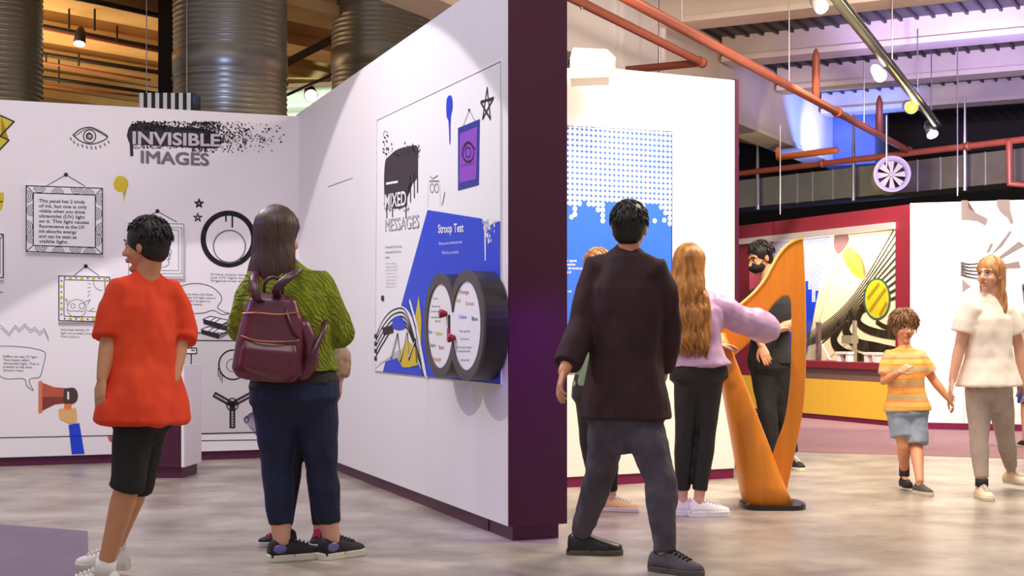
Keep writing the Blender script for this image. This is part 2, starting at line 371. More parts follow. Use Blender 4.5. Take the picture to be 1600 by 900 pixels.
# ---------------------------------------------------------------- ceiling, right hand bays
U = V(.466, .885, 0); Vd = V(-.885, .466, 0)
def uv(u, v, z): return U*u+Vd*v+Z*z
h = 3.6
ceil = None
bm = bmesh.new(); box(bm, uv(8, 6.3, 5.04), U*19, -Vd*11.5, Z*.1); ceil = struct('ceiling', bm, mat('corrugated_deck', (96, 92, 92), .6, .3, var=.2))
bm = bmesh.new()
for i in range(64): box(bm, uv(8.1, 6.2-i*.2, 5.0), U*18.5, -Vd*.035, Z*.05)
struct('deck_ribs', bm, mat('dark_deck_rib', (66, 62, 64), .6, .3), ceil)
def cbeam(u, v0, v1, z, mt, parent):
    bm = bmesh.new(); box(bm, uv(u, v0, z+.09), U*.55, Vd*(v1-v0), Z*.42); box(bm, uv(u-.05, v0, z), U*.65, Vd*(v1-v0), Z*.09)
    return struct('ceiling_beam', bm, mt, parent)
for k in range(-5, 3):
    bm = bmesh.new(); u_ = h*(5.05+.69*k); box(bm, uv(u_-.46, -5.2, h+CAMH+.07), U*.38, Vd*11.35, Z*.27); box(bm, uv(u_-.50, -5.2, h+CAMH), U*.46, Vd*11.35, Z*.07); struct('ceiling_beam', bm, M_conc, ceil)
for k in (3, 4): cbeam(h*(5.05+.69*k), -5.2, 6.15, h+CAMH-.4, M_dark, ceil)  # unlit far beams: their shade is put into the dark colour
bm = bmesh.new(); box(bm, uv(9.6, 6.2, 4.0), U*14, Vd*.4, Z*1.4); box(bm, uv(9.6, 6.17, 3.98), U*14, Vd*.46, Z*.07)
struct('downstand_beam', bm, M_conc, ceil)
bm = bmesh.new(); box(bm, uv(23.7, 6.4, 3.95), U*1.0, -Vd*.9, Z*1.3); struct('beam_end_box', bm, mat('blue_grey_box', (120, 140, 190), .6), ceil)
bm = bmesh.new(); box(bm, uv(12.2, 6.08, 3.96), U*3.25, Vd*.5, Z*2)
for u_ in (13.95, 14.15, 15.38): box(bm, uv(u_, 6.05, 3.96), U*.05, Vd*.03, Z*2)
struct('beam_casing', bm, mat('white_beam_casing', (222, 214, 214), .55, var=.05, scale=1), ceil)
# left hand bays
w_ = V(.66, .751, 0); q_ = V(.751, -.66, 0)
def wq(w, q, z): return w_*w+q_*q+Z*z
bm = bmesh.new(); box(bm, wq(2, -11.5, 5.3), w_*24, -q_*13, Z*.1); ceil2 = struct('ceiling_left', bm, M_conct)
for Yb in (13.6, 15.4, 17.2, 18.9, 20.5, 22.0, 23.4, 24.8):
    q = -.886*Yb; bm = bmesh.new(); box(bm, wq(2, q-.3, 4.78), w_*22, q_*.5, Z*.6); box(bm, wq(2, q-.36, 4.66), w_*22, q_*.62, Z*.12)
    struct('ceiling_beam', bm, M_conct, ceil2)
bm = bmesh.new(); box(bm, W(440, 60, 17.5)+V(0, 0, .35), (1.2, 0, -.12), (0, 1.2, 0), Z*1.3); struct('cross_beam', bm, M_dark, ceil2)
bm = bmesh.new()
for i in range(7):
    a = V(-4.2, 18.6+i*.62, 4.32-.03*i); box(bm, a, (3.6, .5, .25), (0, .5, 0), Z*.05)
struct('soffit_panel', bm, mat('pale_soffit', (226, 232, 222), .6, var=.05), ceil2)
bm = bmesh.new(); abox(bm, W(247, 0, 15.3).x, W(277, 0, 15.3).x, 15.3, 15.6, 0, 6.5); o = struct('wall_post', bm, M_darker)
for (x0, y0, x1, y1, Yd, r, mt) in ((40, 36, 260, 78, 15.5, .03, M_pipeb), (40, 40, 260, 83, 15.4, .014, M_pipe), (40, 80, 260, 115, 17.2, .028, M_pipeb), (40, 93, 235, 125, 17, .014, M_pipe),
        (40, 117, 250, 147, 18.9, .026, M_pipeb), (40, 131, 215, 150, 18.6, .014, M_pipe), (110, -6, 250, 25, 14.4, .03, M_pipeb)):
    bm = bmesh.new(); tube(bm, [W(x0, y0, Yd), W(x1, y1, Yd+1.2)], r, seg=10); o = obj('conduit_pipe', bm, mt, None, True)
    black = mt is M_pipeb
    setp(o, '%s conduit over the back wall, %s' % ('black' if black else 'thin rust red', {36: 'a quarter from the top', 40: 'just under the uppermost long black pipe', 80: 'the second black pipe', 93: 'just under the second black pipe', 117: 'the lowest black pipe', 131: 'just over the wall top', -6: 'the very top edge'}[y0]), 'pipe', 'conduits above the back wall')
for (px, y0, y1, Yd) in ((108, -5, 46, 15.3), (148, -5, 48, 15.3), (183, 40, 66, 15.3), (123, 84, 103, 16.8), (72, 84, 97, 16.8), (92, 93, 130, 18)):
    bm = bmesh.new(); tube(bm, [W(px, y0, Yd), W(px, y1, Yd)], .012, seg=8); o = obj('hanger_rod', bm, M_pipeb)
    setp(o, 'thin dark hanger rod holding the conduits over the white back wall', 'rod', 'hanger rods over the back wall')
# vertical spiral ducts
def spiral(px0, px1, Y, lab, band):
    x0, x1 = W(px0, 0, Y).x, W(px1, 0, Y).x; r = (x1-x0)/2; c = V((x0+x1)/2, Y, 0)
    t = empty('ventilation_duct', c, lab, 'duct', 'tall round ducts behind the back wall')
    bm = bmesh.new(); rings = []; z = 0; prof = []
    while z < 5.15:
        if z < 2.7: prof += [(z, 0)]; z += .3; continue
        if band[0] <= z <= band[1]: prof += [(z, .012), (band[1]+.001, .012)]; z = band[1]+.02; continue
        prof += [(z, 0), (z+.034, 0), (z+.042, .009), (z+.05, 0)]; z += .055
    seg = 64
    for zz, o_ in prof: rings.append([bm.verts.new(c+V((r+o_)*math.cos(6.28318*k/seg), (r+o_)*math.sin(6.28318*k/seg), zz)) for k in range(seg)])
    for i in range(len(rings)-1):
        for k in range(seg): bm.faces.new((rings[i][k], rings[i][(k+1) % seg], rings[i+1][(k+1) % seg], rings[i+1][k]))
    bm.faces.new(rings[0][::-1]); bm.faces.new(rings[-1])
    obj('duct_shell', bm, M_duct, t, True); return t, c, r
spiral(-110, 62, 14.0, 'tall round metal duct cut by the left edge of the photo', (5.2, 5.3))
t, c, r = spiral(273, 447, 14.5, 'wide ribbed round metal duct rising behind the sprayed title and striped box', (3.75, 3.98))
bm = bmesh.new(); tube(bm, [c+V(0, 0, 3.7), c+V(0, 0, 3.71)], r+.02, seg=64); obj('clamp_ring', bm, M_metal, t, True)
spiral(519, 668, 16.0, 'ribbed round metal duct rising behind the sloping top of the center wall', (4.1, 4.3))
# striped hanging box
t = empty('striped_light_box', W(261, 157, 13), 'small black and white striped box hung on wires above the back wall title', 'hanging box')
a, b = W(218, 145, 13), W(304, 171, 13); n = 14; w = (b.x-a.x)/n
for mt, nm, par in ((M_white, 'white_stripes', 0), (mat('dark_green_black', (16, 26, 28), .6), 'black_stripes', 1)):
    bm = bmesh.new()
    for i in range(n):
        if i % 2 == par: abox(bm, a.x+w*i, a.x+w*(i+1), 13, 13.25, b.z-.12, a.z)
    obj(nm, bm, mt, t)
for px in (229, 292):
    bm = bmesh.new(); tube(bm, [W(px, 145, 13.1), W(px, -60, 13.1)], .005, seg=6); obj('wire', bm, M_steel, t)

# ---------------------------------------------------------------- prints on the back wall
def prt(name, d=.002, pl=PL2, par=None): 
    a = Art(pl, d); a.nm = name; a.par = w_b if par is None else par; return a
def fin(a): return a.out(a.nm, a.par)
a = prt('lightning_bolt_print'); a.fill([(-30, 172), (2, 181), (22, 190), (2, 214), (14, 219), (-4, 238), (-30, 262)], M_yel); a.stroke([(-30, 172), (2, 181), (22, 190), (0, 213), (14, 219), (-4, 238), (-30, 262)], .012, M_black, 1); fin(a)
a = prt('eye_print')
a.curve([(114, 211), (126, 202), (141, 199), (156, 205), (168, 214), (156, 222), (140, 225), (125, 220), (114, 211)], .009, M_black)
a.curve([(116, 213), (140, 201), (168, 214)], .006, M_black); a.circle((140, 213), 9.5, 10, .008, M_black)
a.stroke([(140+.42*i**.5*2.2*math.cos(i*.45), 213+.42*i**.5*2.2*math.sin(i*.45)) for i in range(1, 40)], .006, M_black)
for i, (x, y) in enumerate([(110, 215), (115, 220), (121, 224), (128, 226), (135, 228), (142, 229), (149, 229), (156, 227), (163, 224), (169, 220)]): a.stroke([(x, y), (x+1.5, y+4)], .008, M_black)
fin(a)
a = prt('title_print')
a.blob([(198, 212), (203, 197), (218, 192), (240, 193), (262, 198), (300, 199), (330, 204), (345, 213), (344, 228), (330, 232), (270, 229), (215, 226), (203, 224)], M_black)
a.stroke([(205, 222), (206, 243)], .026, M_black)
a.speckle(205, 345, 190, 204, 420, .004, .012, M_black, 0)
a.speckle(300, 448, 190, 238, 2600, .003, .0095, M_black, 0, lambda x, y: max(0, 1-(x-325)/125)**1.3*max(.0, 1-abs(y-214)/27) if x > 325 else .7)
a.speckle(205, 340, 226, 232, 180, .003, .008, M_black, 0)
M_pgrey = mat('title_letter_grey', (196, 186, 200), .6)
a.text('INVISIBLE', (207, 224.5), (344, 228.5), 19, M_pgrey, 3, .03)
[a.text('IMAGES', (220+dx, 254.5+dy), (325+dx, 258.5+dy), 19, M_grey, 2+n_*.2, 0) for n_, (dx, dy) in enumerate(((0, 0), (.9, 0), (1.8, 0), (.9, .8), (.9, -.8), (1.8, .8), (0, -.8)))]; fin(a)
a = prt('yellow_drip_print'); a.blob([(177, 288), (182, 277), (190, 275), (199, 281), (200, 291), (195, 301), (194, 316), (192, 300), (187, 300), (180, 296)], M_yel); fin(a)
a = prt('yellow_paint_print'); a.fill([(-20, 300), (6, 301), (6, 312), (3, 328), (-20, 332)], M_yel); a.stroke([(-20, 315), (4, 315)], .01, M_black, 1); fin(a)
def frame_panel(px0, py0, px1, py1, lab, dep=.035, slope=.03, body=M_white):
    u0, zt = PL2.hit(px0, py0, dep); u1, _ = PL2.hit(px1, py0, dep); _, zb = PL2.hit(px0, py1, dep)
    bm = bmesh.new(); box(bm, PL2.at(u0, zb, .0005), D2*(u1-u0), D1*dep, Z*(zt-zb))
    t = empty('picture_frame', PL2.at((u0+u1)/2, zb, dep/2), lab, 'picture frame', 'printed frames on the back wall')
    obj('panel', bm, [body], t); return t
def nail(px, py, xl, xr, yb, par):
    a = prt('hanging_cord', .002, PL2, par); a.stroke([(xl, yb), (px, py), (xr, yb)], .006, M_black); a.disc((px, py), 3.2, 3.2, M_black, 1); fin(a)
t = frame_panel(40, 289, 161, 395, 'large framed text panel about two kinds of ink with drawn border of rings')
a = prt('frame_print', .037, PL2, t)
def pq(x, y): return (x, y+(x-40)*.035)
a.stroke([pq(41, 290), pq(160, 290), pq(160, 393), pq(41, 393)], .008, M_black, closed=True); a.stroke([pq(52, 301), pq(149, 301), pq(149, 383), pq(52, 383)], .008, M_black, closed=True)
for p_, q_2 in ((pq(41, 290), pq(52, 301)), (pq(160, 290), pq(149, 301)), (pq(41, 393), pq(52, 383)), (pq(160, 393), pq(149, 383))): a.stroke([p_, q_2], .006, M_black)
for (x, y, a0) in ((62, 291, 0), (120, 291, 0), (90, 301, 180), (138, 301, 180), (64, 384, 0), (118, 384, 0), (91, 393, 180), (140, 393, 180)):
    for r in (3, 6, 9): a.circle(pq(x, y), r, r, .005, M_black, n=10, a0=a0, a1=a0+180)
for (x, y, a0) in ((42, 307, -90), (42, 354, -90), (51, 328, 90), (51, 371, 90), (159, 307, 90), (159, 354, 90), (150, 330, -90), (150, 371, -90)):
    for r in (3, 6, 9): a.circle(pq(x, y), r, r, .005, M_black, n=10, a0=a0, a1=a0+180)
a.lines(['This panel has 2 kinds', 'of ink, but one is only', 'visible when you shine', 'ultraviolet (UV) light', 'on it. This light causes', 'fluorescence as the UV', 'ink absorbs energy', 'and can be seen as', 'visible light.'], (61, 316), 78, 7.9, 5.2, M_black, 1, .03, .012); fin(a)
nail(103, 273, 72, 133, 291, t)
t = frame_panel(-70, 362, 6, 436, 'framed drawing cut by the left photo edge, only its double border in view')
a = prt('frame_print', .037, PL2, t); a.stroke([(-68, 364), (5, 366), (5, 434), (-68, 432)], .009, M_black, closed=True); a.stroke([(-60, 370), (0, 374), (0, 427), (-60, 425)], .006, M_black, closed=True); a.stroke([(5, 366), (0, 374)], .006, M_black); fin(a)
t = frame_panel(199, 347, 288, 434, 'framed line drawing of a face in profile with triple grey border on the back wall')
a = prt('frame_print', .037, PL2, t)
for i, (x0, y0, x1, y1) in enumerate(((201, 348, 287, 433), (207, 354, 284, 428), (211, 358, 279, 423))): a.stroke([(x0, y0), (x1, y0+2), (x1, y1), (x0, y1-1)], .005, M_grey, closed=True)
a.curve([(243, 423), (240, 405), (236, 392), (235, 376), (240, 366), (249, 362), (258, 366), (263, 376), (264, 384), (268, 394), (265, 397), (266, 402), (263, 406), (264, 412), (258, 417), (250, 418)], .005, M_grey)
a.curve([(251, 380), (257, 377), (263, 380)], .005, M_grey); a.curve([(252, 385), (258, 382), (262, 385), (257, 387), (252, 385)], .005, M_grey)
a.curve([(244, 384), (243, 392), (248, 401), (256, 404)], .004, M_grey); a.stroke([(262, 397), (267, 398), (262, 401), (266, 405), (260, 406)], .004, M_grey); fin(a)
nail(246, 330, 217, 276, 347, t)
t = frame_panel(91, 430, 172, 503, 'small framed drawing of a smiling cat under a sun with yellow dotted border')
a = prt('frame_print', .037, PL2, t)
a.stroke([(92, 431), (171, 433), (171, 503), (92, 501)], .008, M_black, closed=True); a.stroke([(100, 437), (164, 439), (164, 496), (100, 494)], .006, M_black, closed=True)
for i in range(8):
    x = 101+i*9
    for y in (434+i*.2, 498+i*.2): a.disc((x, y), 2.6 if i % 2 else 1.3, 2.6 if i % 2 else 1.3, M_yel if i % 2 else M_black, 1, 10)
for i in range(7):
    y = 439+i*8.7
    for x in (96, 167.5): a.disc((x, y), 2.6 if i % 2 else 1.3, 2.6 if i % 2 else 1.3, M_yel if i % 2 else M_black, 1, 10)
a.circle((120, 482), 15, 14, .004, M_black); a.circle((114, 478), 3.5, 3.5, .004, M_black, n=12); a.circle((128, 478), 4.5, 4.5, .004, M_black, n=12)
a.stroke([(106, 484), (112, 487), (116, 485), (120, 487), (124, 485), (128, 487), (133, 484)], .004, M_black); a.stroke([(108, 471), (102, 467), (106, 477)], .004, M_black); a.stroke([(132, 472), (141, 468), (137, 476)], .004, M_black)
a.stroke([(137, 486), (163, 488)], .004, M_black); a.stroke([(140, 486), (147, 481)], .004, M_black); a.circle((160, 440), 14, 14, .004, M_black, n=12, a0=90, a1=180)
for k in range(4): a.stroke([(142-k*.5, 444+k*5), (137, 443+k*7)], .004, M_black)
fin(a); nail(134, 416, 115, 155, 431, t)
def star(a, cx, cy, r, w, m, k=0, sx=1):
    pts = [(cx+sx*r*math.sin(2*math.pi*i*2/5), cy-r*math.cos(2*math.pi*i*2/5)) for i in range(6)]; a.stroke(pts, w, m, k)
a = prt('star_prints'); star(a, 311, 318, 7, .011, M_black); star(a, 309, 340, 7, .008, M_black); fin(a)
a = prt('paint_ring_print'); a.circle((357, 373.5), 39.5, 40.5, .044, M_black, n=48); a.stroke([(353, 336), (353, 346)], .014, M_black); a.stroke([(363, 336), (363, 355)], .014, M_black); a.circle((358.5, 385), 25, 25, .010, M_grey, 1); a.curve([(342, 407), (358, 411), (375, 407)], .008, M_grey, 1); fin(a)
a = prt('caption_print'); a.lines(['Crime scene detectives', 'use UV light to see', 'fingerprints and stains'], (329, 430), 78, 5, 3.2, M_black, 0, .02)
a.lines(['Sunscreen blocks UV', 'light to protect you', 'from sunburn.'], (95, 516.5), 47, 5.4, 3.4, M_black, 0, .02); a.lines(['of ink', 'light'], (-22, 458), 28, 5, 3.2, M_black); fin(a)
a = prt('speech_bubble_print'); a.curve([(271, 466), (276, 452), (290, 445), (309, 443), (330, 448), (344, 460), (346, 470), (340, 480), (349, 487), (358, 490), (346, 491), (333, 485), (318, 489), (298, 489), (280, 481), (271, 466)], .006, M_black)
a.lines(['Patterns that only show', 'up under UV light make it', 'harder for forgers to', 'make fake money.'], (281, 461), 56, 5.2, 3.4, M_black, 0, .02); fin(a)
a = prt('money_stack_print')
for (x, y) in ((317, 497), (345, 506), (314, 513)):
    a.fill([(x, y+2), (x+12, y-3), (x+42, y+4), (x+30, y+10)], M_white, 1); a.fill([(x, y+2), (x+30, y+10), (x+28, y+17), (x+1, y+9)], M_black, 1); a.fill([(x+30, y+10), (x+42, y+4), (x+42, y+10), (x+29, y+17)], M_grey, 1)
    a.stroke([(x, y+2), (x+12, y-3), (x+42, y+4), (x+30, y+10)], .007, M_black, 2, closed=True); a.stroke([(x+20, y-1), (x+11, y+5)], .007, M_black, 2); a.stroke([(x+27, y+1), (x+18, y+7)], .007, M_black, 2)
fin(a)
a = prt('safe_print'); M_safe = mat('pale_safe_grey', (206, 200, 204), .6)
a.fill([(287, 521), (420, 521), (420, 677), (287, 679)], M_safe)
a.stroke([(430, 521), (288, 520), (285, 586), (287, 679)], .010, M_black, 1); a.stroke([(430, 533), (299, 532), (298, 678), (430, 675)], .010, M_black, 1)
for y in (548, 605, 662):
    a.fill([(289, y-4), (307, y-4), (307, y+4.5), (289, y+4.5)], M_white, 2); a.stroke([(289, y-4), (307, y-4), (307, y+4.5), (289, y+4.5)], .009, M_black, 3, closed=True); a.stroke([(299, y-.5), (304, y-.5)], .01, M_black, 3)
a.circle((364, 570), 22, 23, .013, M_black, 1); a.circle((364, 571), 10, 10, .006, M_black, 1)
for x, y in ((341, 575), (344, 580), (347, 584)): a.stroke([(x, y), (x, y+14)], .007, M_black, 1)
a.circle((363, 632), 9, 9.5, .010, M_black, 2); a.circle((363, 632), 4, 4, .010, M_black, 2)
for ex, ey in ((336, 617), (391, 617), (363, 667)):
    a.stroke([(363, 632), (ex, ey)], .050, M_black, 1)
    for j in range(3, 9): a.disc((363+(ex-363)*j/8.5, 632+(ey-632)*j/8.5), 1.7, 1.7, M_lgrey, 3, 8)
a.stroke([(287, 689), (425, 687)], .007, M_black, 1); a.stroke([(0, 684), (200, 680)], .007, M_black, 1); a.stroke([(-40, 685), (0, 684)], .007, M_black, 1); fin(a)
a = prt('violet_creature_print'); a.blob([(384, 650), (392, 646), (404, 640), (425, 636), (430, 686), (412, 690), (400, 680), (394, 668), (385, 663), (382, 656)], M_violet); a.circle((385, 656), 3.5, 4.5, .007, M_black, 1); a.curve([(388, 648), (404, 640), (425, 636)], .006, M_black, 1); fin(a)
a = prt('megaphone_print')
M_mg = mat('terracotta_print', (182, 84, 60), .6); M_mgd = mat('dark_terracotta_print', (128, 54, 44), .6); M_mgb = mat('brown_print', (74, 48, 42), .6)
a.fill([(66, 598), (85, 605), (103, 606.5), (103, 620), (66, 620)], M_mg, 0); a.fill([(66, 620), (103, 620), (103, 630), (86, 632), (66, 642)], M_mgd, 0)
a.fill([(60, 596), (66, 595), (66, 645), (60, 646)], mat('light_terracotta_print', (212, 120, 90), .6), 1); a.blob([(100, 607), (115, 606), (121, 613), (121, 624), (114, 631), (100, 630)], M_mgb, 1)
a.fill([(105, 612), (108, 612), (108, 624), (105, 624)], M_white, 3); a.fill([(100, 631), (112, 631), (111, 641), (100, 641)], M_orange, 2); fin(a)
a = prt('hand_print'); a.blob([(91, 641), (97, 638), (110, 640), (118, 637), (120, 649), (119, 660), (108, 662), (101, 658), (93, 654)], mat('pale_orange_print', (224, 176, 112), .6), 2)
a.fill([(107, 664), (124, 661), (132, 709), (112, 710)], M_blue, 1); fin(a)
a = prt('text_bubble_print'); a.curve([(-6, 541), (20, 541), (50, 544), (68, 549), (71, 555), (68, 570), (64, 585), (60, 590), (47, 592), (47, 600), (52, 610), (42, 603), (37, 592), (10, 592), (-4, 585)], .006, M_grey)
a.lines(['Puffins can see UV light.', 'Their beaks reflect', 'ultraviolet light. This is', 'probably to help them', 'attract a mate.'], (5, 558.5), 56, 5.4, 3.8, M_black, 0, .02)
zz = [(-8, 503), (3, 510), (14, 521), (24, 508), (30, 515), (39, 506), (48, 516), (54, 511), (62, 520), (69, 513), (76, 529)]
a.stroke(zz, .004, M_grey); a.stroke([(x, y+4) for x, y in zz], .004, M_grey); fin(a)
a = prt('bracket_frame_print'); M_mag = mat('magenta_print', (150, 20, 90), .5)
a.stroke([(166, 531), (212, 531), (212, 560), (166, 560)], .026, M_mag, closed=True); a.lines(['Bank notes have', 'hidden marks', 'in UV ink'], (178, 541), 28, 5.4, 3, M_grey); fin(a)
a = prt('puffin_print')
a.curve([(241, 484), (250, 497), (252, 512), (247, 524)], .008, M_black); a.curve([(245, 488), (252, 481), (262, 480), (270, 484), (275, 492), (268, 495)], .008, M_black); a.circle((263, 487), 5, 5, .006, M_black, n=14)
a.fill([(262, 495), (280, 500), (281, 505), (262, 509)], M_orange, 1); a.curve([(250, 512), (258, 522), (270, 521), (275, 514)], .006, M_grey); a.stroke([(236, 482), (232, 476)], .006, M_black); a.stroke([(240, 480), (239, 473)], .006, M_black)
for r in (3, 6, 9): a.circle((293, 508), r*.9, r*1.2, .003, M_grey, n=16)
fin(a)
a = prt('brush_print'); a.curve([(156, 645), (166, 644), (172, 651), (169, 658), (162, 660)], .006, M_black); a.stroke([(164, 657), (195, 675)], .012, M_black); a.fill([(168, 682), (180, 680), (178, 692), (171, 690)], mat('dusty_red_print', (190, 90, 90), .6)); fin(a)

# ---------------------------------------------------------------- display plinth by the back wall
a0, a1 = G(219, 748), G(287, 748); t = empty('display_plinth', (a0+a1)/2+V(0, .2, 0), 'knee-high plum display plinth with white sides standing on the floor before the back wall', 'plinth')
dn = V(.08, 1, 0)*.42
bm = bmesh.new(); box(bm, a0+V(.05, .02, .085), (a1-a0)*.80, dn, Z*.69); obj('plum_body', bm, M_purple, t)
bm = bmesh.new(); box(bm, a0+V(.0, .02, .085), V(.045, 0, 0), dn, Z*.70); obj('white_side', bm, M_wall, t)
bm = bmesh.new(); box(bm, a1+V(-.018, .0, .085), V(.022, 0, 0), dn, Z*.76); obj('white_side', bm, M_wall, t)
bm = bmesh.new(); box(bm, a0+V(.05, .045, 0), (a1-a0)*.78, dn*.85, Z*.085); obj('plinth_base', bm, M_base, t)

# ---------------------------------------------------------------- centre wall panel and games
u0, z_ = PL1.hit(586, 400, .006); u1, _ = PL1.hit(783, 400, .006)
def wallq(lst, d): return [PL1.hit(x, y, d) for x, y in lst]
t = empty('exhibit_panel', PL1.at((u0+u1)/2, .75, 0), 'tall printed panel with scribbles and slanted blue field on the center wall', 'exhibit panel')
c4 = wallq([(588, 187), (783, 94), (783, 601), (585, 581)], .006)
bm = bmesh.new(); prism(bm, [PL1.at(u, z, .0005) for u, z in c4], N1*.006); obj('panel_board', bm, M_white, t)
a = Art(PL1, .0085); a.nm = 'blue_field_print'; a.par = t
a.fill([(668, 328), (781, 346), (781, 600), (598, 581), (612, 540), (632, 460)], M_blue); fin(a)
a = Art(PL1, .0085); a.nm = 'panel_outline_print'; a.par = t; a.stroke([(589, 188), (782, 96), (782, 600), (586, 580)], .004, M_grey, closed=True); fin(a)
a = Art(PL1, .0085); a.nm = 'title_print'; a.par = t
a.blob([(601, 322), (600, 280), (602, 252), (607, 245), (620, 234), (640, 228), (652, 229), (653, 250), (652, 275), (646, 285), (638, 290), (636, 312), (634, 322), (618, 326)], M_char)
for x, y0, y1 in ((641, 275, 315), (647, 272, 308), (652, 270, 300), (604, 318, 340), (613, 318, 338), (634, 300, 340)): a.stroke([(x, y0), (x+.3, y1)], .022, M_char)
a.speckle(600, 656, 222, 245, 300, .003, .012, M_char, 0, lambda x, y: .6 if y > 250-(x-600)*.45 else .15)
a.speckle(599, 640, 318, 330, 60, .003, .010, M_char)
a.text('MIXED', (602, 325), (635, 320), 21, M_white, 2, .02); a.stroke([(604, 287), (622, 284)], .015, M_white, 2)
a.text('MESSAGES', (602, 362), (655, 356), 19, M_grey, 1, .0)
M_outl = M_white
a.text('MESSAGES', (602.6, 361), (654.4, 355), 17, M_outl, 2, -.02); fin(a)
a = Art(PL1, .0085); a.nm = 'doodle_print'; a.par = t
for x, y in ((598, 221), (603, 220), (598, 232), (603, 231), (598, 237), (602, 240), (600, 214), (604, 211)): a.stroke([(x, y), (x+2.5, y+2)], .012, M_black)
a.curve([(598, 213), (601, 205), (606, 208)], .005, M_grey)
a.stroke([(671, 283), (686, 283)], .008, M_grey); a.circle((675, 294), 3, 7, .006, M_grey, n=14); a.circle((682, 294), 3, 7, .006, M_grey, n=14); a.curve([(672, 275), (676, 279), (684, 274)], .006, M_grey)
a.stroke([(670, 285), (668, 324)], .004, M_lgrey); a.stroke([(687, 285), (688, 322)], .004, M_lgrey); a.curve([(690, 322), (695, 300), (692, 318)], .006, M_grey); fin(a)
a = Art(PL1, .0085); a.nm = 'text_print'; a.par = t; a.lines(['Sometimes the brain has', 'mixed signals from the', 'senses'], (602, 388), 26, 8, 4.2, M_grey, 1, -.05); fin(a)
a = Art(PL1, .0085); a.nm = 'text_print'; a.par = t; a.lines(['When two messages', 'disagree your brain', 'has to work harder', 'to choose one. Try', 'to name the colours', 'not the words. It', 'is harder than you', 'might think it is'], (603, 413), 18, 5.2, 3, M_lgrey, 1, -.04); fin(a)
a = Art(PL1, .0085); a.nm = 'text_print'; a.par = t; a.text('Stroop Test', (685, 364), (725, 362), 13, M_white, 2, .02); fin(a)
a = Art(PL1, .0085); a.nm = 'text_print'; a.par = t; a.text('What you see is not what you read', (686, 383), (722, 380), 4.6, M_white, 2); fin(a)
a = Art(PL1, .0085); a.nm = 'text_print'; a.par = t; a.text('Which do you read first?', (691, 397), (717, 396), 4.6, M_white, 2); fin(a)
a = Art(PL1, .0085); a.nm = 'splash_print'; a.par = t
a.speckle(752, 776, 342, 380, 110, .003, .02, M_white, 1, lambda x, y: max(0, 1-abs(x-764)/14-abs(y-352)/40)); a.blob([(752, 340), (757, 347), (760, 352), (762, 342), (766, 352), (770, 348), (778, 346)], M_white, 1); a.stroke([(758, 347), (758.5, 405)], .03, M_white, 1, taper=.5); fin(a)
a = Art(PL1, .0085); a.nm = 'blue_drip_print'; a.par = t; a.blob([(697, 170), (698, 155), (702, 149), (706, 152), (707, 168), (704, 186), (703.5, 222), (702, 222), (701, 192), (698, 183)], M_blue); fin(a)
a = Art(PL1, .0085); a.nm = 'star_print'; a.par = t
a.stroke([(754, 186), (761, 137), (766, 186), (751, 160), (771, 153), (754, 186)], .014, M_black); a.stroke([(752, 158), (769, 156)], .01, M_black); fin(a)
a = Art(PL1, .0085); a.nm = 'violet_eye_print'; a.par = t
a.fill([(715.5, 200), (749.5, 186), (748, 289), (715.5, 298)], M_dblue, 0); a.fill([(719, 209), (746, 198), (744.5, 279), (718, 286)], M_violet, 1); a.circle((732, 238), 9, 15, .012, M_black, 2, 20); a.circle((732, 238), 4, 8, .008, M_black, 2, 14); a.curve([(722, 244), (732, 222), (743, 233)], .008, M_black, 2)
for i in range(6): a.stroke([(722+i*3.5, 257-i*.8), (723+i*3.5, 261-i*.8)], .006, M_black, 2)
a.stroke([(724, 196), (733, 172), (742, 189)], .005, M_grey); a.disc((733, 172), 1.4, 2.5, M_black, 1, 8); fin(a)
a = Art(PL1, .0085); a.nm = 'graffiti_print'; a.par = t
a.blob([(587, 575), (586, 545), (592, 520), (602, 492), (614, 478), (628, 478), (642, 492), (655, 530), (664, 580), (668, 589), (664, 588), (650, 560), (640, 540), (628, 545), (615, 552), (600, 565)], M_white, 1)
for i in range(5): a.curve([(588, 556-i*8), (600, 535-i*9), (616, 512-i*7), (634, 510-i*6), (648, 540-i*3), (662, 585)], .016-.0015*i, M_black, 2)
a.fill([(622, 560), (636, 530), (652, 545), (654, 570), (640, 574), (630, 574)], M_yel, 3); a.stroke([(612, 560), (622, 522), (627, 565), (637, 520), (640, 562), (650, 530), (652, 566)], .018, M_black, 4); a.stroke([(613, 558), (622, 526), (627, 561), (637, 524), (640, 558), (649, 534)], .008, M_white, 5)
a.fill([(598, 512), (614, 508), (616, 520), (600, 524)], M_black, 3); a.fill([(648, 500), (655, 462), (659, 500), (658, 540)], M_yel, 2); a.stroke([(641, 470), (652, 510), (666, 585)], .03, M_white, 3); a.stroke([(638, 470), (649, 510), (662, 587)], .010, M_black, 3)
for y in (525, 537, 548, 560): a.stroke([(586, y), (589, y+1)], .03, M_black, 3)
a.blob([(614, 498), (622, 494), (632, 500), (634, 512), (624, 516), (615, 512)], M_blue, 4); a.disc((598, 466), 2.4, 5, M_black, 2, 7); fin(a)
a = Art(PL1, .002); a.nm = 'pencil_line_print'; a.par = w_c; a.stroke([(512, 292), (551, 278)], .005, M_grey); a.disc((546, 503), 1.6, 2.4, M_grey, 0, 8); a.stroke([(669, 590), (669, 770)], .002, M_lgrey); fin(a)
